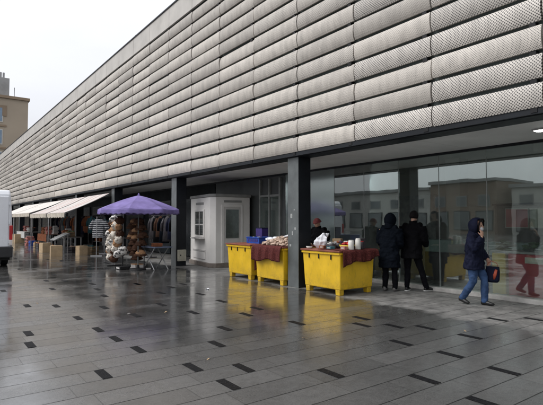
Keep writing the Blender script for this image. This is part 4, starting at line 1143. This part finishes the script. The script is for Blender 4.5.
# ------------------------------------------------------------------ tan block at the far end of the plaza
bk = thing('office_block', 'tall tan rendered block closing the far end of the plaza', 'building', (15.7, 100, 0))
MB().span((-36, 0, 0), (0, 14, 24.6)).build('wall', M['tanwall'], bk)
MB().span((-36.3, -.35, 24.602), (.25, 14.3, 25.1)).build('cornice', M['tanwall2'], bk)
MB().span((-36.2, -.12, 21.2), (-3.6, -.002, 23.2)).build('upper_band', M['tanwall2'], bk)
for i in range(6):
    for j in range(5):
        z = 3.2 + j * 4.2; x = -9.2 - i * 5.2
        f = MB().span((x, -.10, z), (x + 5.0, .0 - .003, z + 2.9)).build('window', M['palewall'], bk)
        MB().span((x + .15, -.14, z + .2), (x + 4.85, -.102, z + 2.7)).build('pane', M['winblue'], f)
for j in range(5):
    z = 3.2 + j * 4.2
    f = MB().span((-2.6, -.10, z + .3), (-1.2, -.003, z + 2.2)).build('window', M['tanwall2'], bk) if j < 4 and j % 2 == 0 else None
for z in (2.4, 6.6, 10.8, 15.0, 19.2): MB().span((-36.1, -.16, z), (-3.6, -.004, z + .35)).build('string_course', M['tanwall2'], bk)
q = MB()
for x_ in (-5.0, -4.4, -3.9): q.cyl((x_, 3, 28.99), (x_, 3, 30.2), .18)
q.build('chimney_pot', M['concrete'], bk)
MB().cyl((-2.0, 3, 25.1), (-2.0, 3, 27.6), .05).build('mast', M['dark'], bk)
MB().span((-14, 3, 25.102), (-3.2, 9, 26.2)).build('plant_room', M['concrete'], bk)
MB().span((-5.2, 2.0, 25.103), (-3.0, 4.0, 29.0)).build('chimney', M['concrete'], bk)

# ------------------------------------------------------------------ low buildings across the plaza (they show in the glass)
def shop_block(y0, y1, h, mm, label, d=9., n=5):
    t = thing('shop_block', label, 'building', (-38 + (y0 * 7.3) % 2.5, y0, 0), 0)
    L_ = y1 - y0
    MB().span((-d, 0, 0), (0, L_, h)).build('wall', M[mm], t)
    MB().span((-d - .2, -.1, h + .002), (.35, L_ + .1, h + .4)).build('roof_edge', M['concrete'], t)
    for i in range(n):
        yy = L_ * (i + .15) / n
        f = MB().span((.002, yy, .4), (.12, yy + L_ * .7 / n, 2.8)).build('shop_window', M['dark'], t)
        MB().span((.122, yy + .1, .5), (.14, yy + L_ * .7 / n - .1, 2.7)).build('pane', M['wingrey'], f)
        f = MB().span((.002, yy + .4, 3.4), (.10, yy + L_ * .6 / n, 4.7)).build('window', M['concrete'], t)
        MB().span((.102, yy + .5, 3.5), (.12, yy + L_ * .6 / n - .1, 4.6)).build('pane', M['wingrey'], f)
row = [(-40, -29, 5.2, 'palewall', 'low pale shop at the far right of the row mirrored in the glass', 3), (-28.6, -19, 6.6, 'concrete', 'grey two-storey shop mirrored at the right of the glass', 3),
       (-18.5, -10, 5.4, 'concrete', 'low grey flat-roofed shop mirrored at the right of the glass', 3), (-9, -1, 6.9, 'palewall', 'pale two-storey shop mirrored behind the walking woman', 2),
       (-.5, 9, 5.6, 'concrete', 'low grey shop mirrored behind the men', 3), (10, 17, 6.0, 'palewall', 'pale square shop mirrored between the men and the vendor', 2),
       (17.5, 28, 5.5, 'palewall', 'low pale shop mirrored behind the vendor', 3), (29, 38, 6.4, 'brickw', 'brown shop mirrored left of the vendor', 3), (38.5, 66, 5.8, 'palewall', 'long pale shop row mirrored far along the glass', 7)]
for y0, y1, h, mm, lab, n in row: shop_block(y0, y1, h, mm, lab, n=n)
# ------------------------------------------------------------------ stalls inside the glass
def in_stall(x, y0, y1, mm, label, h=.86):
    t = thing('market_stall', label, 'stall', (x, (y0 + y1) / 2, .031))
    L_ = y1 - y0
    MB().box((.35, 0, h / 2), (.70, L_, h)).build('front_panel', M[mm], t, bevel=.02)
    MB().box((.35, 0, h + .022), (.76, L_ + .04, .04)).build('counter_top', M['greywhite'], t, bevel=.006)
    return t
t = in_stall(9.62, 4.93, 5.22, 'yellow_in', 'yellow stall front behind the glass beside the red one')
t = in_stall(9.62, 2.2, 4.88, 'redpanel', 'long dark red stall front behind the glass at the right')
MB().box((-.008, .62, .74), (.012, .75, .12)).build('price_strip', M['cream'], t)
for (x, y, n, lab) in ((9.95, 5.08, 14, 'heap of leafy greens on the yellow stall inside'), (9.95, 4.2, 40, 'heap of leafy greens on the red stall inside')):
    q = MB()
    for k in range(n):
        m3 = Matrix.Rotation(random.uniform(0, 6), 3, 'Z') @ Matrix.Rotation(random.uniform(-1, 1), 3, 'X')
        q.ball((random.uniform(-.25, .25), random.uniform(-.3, .3) * (n / 26), .03 + random.uniform(0, .16)), (.09, .05, .03), 7, 5, .25, m3)
    o = q.build('vegetables', M['leafy'], None, (x, y, .934)); o['kind'] = 'stuff'; tag(o, lab, 'vegetables')
t = thing('display_counter', 'long pale green glass display counter deep inside the hall', 'counter', (10.95, 5.5, .031))
MB().box((0, 0, .36), (.7, 4.1, .72)).build('base', M['dark'], t)
MB().box((0, 0, .88), (.7, 4.1, .31)).build('case', M['teal'], t, bevel=.02)
t = thing('poster', 'pink poster hanging high on the back wall inside the hall', 'poster', (11.55, 5.62, 1.62))
MB().box((0, 0, 0), (.03, .52, .44)).build('sheet', M['pink'], t); MB().box((.004, 0, 0), (.03, .56, .48)).build('frame', M['inwall'], t)
t = thing('poster', 'cream poster beside the pink one inside the hall', 'poster', (11.55, 4.75, 1.62))
MB().box((0, 0, 0), (.03, 1.1, .44)).build('sheet', M['cream'], t); MB().box((.004, 0, 0), (.03, 1.14, .48)).build('frame', M['inwall'], t)
t = thing('rack', 'tall wooden rack carrying the posters inside the hall', 'rack', (11.80, 5.1, .031))
MB().box((0, 0, .95), (.4, 2.2, 1.9)).build('cabinet', M['wood'], t, bevel=.01)
MB().box((0, 0, 1.93), (.45, 2.3, .05)).build('top_board', M['dark'], t)

# scrap of paper on the wet slabs
q = MB(); q.grid(lambda u, v: (.06 * u, .09 * v, .008 + .014 * math.sin(5 * u + 3 * v)), 5, 5)
tag(q.build('paper_scrap', M['bag'], None, (5.2, 9.45, 0), solid=.002), 'white scrap of paper on the wet slabs before the bins', 'litter')

leaf_ = None
for i in range(9):
    x, y = random.uniform(.6, 6.8), random.uniform(2.6, 12)
    q = MB(); r_ = random.uniform(.014, .024)
    q.grid(lambda u, v: (r_ * 2.4 * (u - .5), r_ * 1.5 * (v - .5) * math.sin(PI * (.08 + .84 * u)), .007 + .008 * math.sin(4 * u + i)), 6, 4)
    o = q.build('fallen_leaf', M['cardin' if i % 3 else 'greywhite'], None, (x, y, 0), solid=.0015); o.rotation_euler = (0, 0, random.uniform(0, 6))
    tag(o, ('small brown dead leaf' if i % 3 else 'tiny white paper shred') + ' lying flat on the wet slabs of the plaza', 'litter', 'dead leaves on the slabs' if i % 3 else 'paper shreds on the slabs')
# ------------------------------------------------------------------ camera, sky, sun
cam = bpy.data.cameras.new('camera'); co = bpy.data.objects.new('camera', cam); COL.objects.link(co)
cam.sensor_width = 36; cam.lens = 36 * 470 / 543; cam.clip_end = 900; cam.clip_start = .05
co.location = (0, 0, 1.55); co.rotation_euler = (R(90) + math.atan(18.5 / 470), 0, -R(36.5))
scene.camera = co

wd = bpy.data.worlds.new('World'); scene.world = wd; wd.use_nodes = True
nt = wd.node_tree; N = nt.nodes; L = nt.links
bg = N['Background']
sky = N.new('ShaderNodeTexSky'); sky.sky_type = 'NISHITA'; sky.sun_disc = False
SUN_EL, SUN_ROT = 52, 296
sky.sun_elevation = R(SUN_EL); sky.sun_rotation = R(SUN_ROT); sky.dust_density = 4.; sky.air_density = 1.; sky.ozone_density = 1.
hs = N.new('ShaderNodeHueSaturation'); hs.inputs['Saturation'].default_value = .10
L.new(sky.outputs[0], hs.inputs['Color']); cl = mix_n(nt, .62, hs.outputs[0], (5.45, 5.6, 6.05))                     # cloud cover, brighter overhead
gen = N.new('ShaderNodeTexCoord').outputs['Generated']
sz = N.new('ShaderNodeSeparateXYZ'); L.new(gen, sz.inputs[0])
grad = math_n(nt, 'MULTIPLY_ADD', math_n(nt, 'MAXIMUM', sz.outputs[2], 0.), .62, .565)
mp = N.new('ShaderNodeMapping'); mp.inputs['Scale'].default_value = (1, 1, 2.5); L.new(gen, mp.inputs['Vector'])
grad = math_n(nt, 'MULTIPLY', grad, math_n(nt, 'MULTIPLY_ADD', noise_n(nt, mp.outputs[0], 2.6, 5, .55), .22, .89))
L.new(mix_n(nt, 1., cl, grad, 'MULTIPLY'), bg.inputs['Color'])
bg.inputs['Strength'].default_value = .15
sl_ = bpy.data.lights.new('sun', 'SUN'); sl_.energy = .8; sl_.angle = R(35); sl_.color = (1, .98, .95)
so = bpy.data.objects.new('sun', sl_); COL.objects.link(so)
dirv = Vector((math.sin(R(SUN_ROT)) * math.cos(R(SUN_EL)), math.cos(R(SUN_ROT)) * math.cos(R(SUN_EL)), math.sin(R(SUN_EL))))
so.rotation_euler = dirv.to_track_quat('Z', 'Y').to_euler(); so.location = (-20, -10, 30)

scene.view_settings.view_transform = 'Standard'; scene.view_settings.look = 'None'
scene.view_settings.exposure = .80; scene.view_settings.gamma = 1; scene.view_settings.use_curve_mapping = False
scene.render.engine = 'CYCLES'
scene.cycles.max_bounces = 8; scene.cycles.transparent_max_bounces = 16
scene.cycles.use_denoising = True
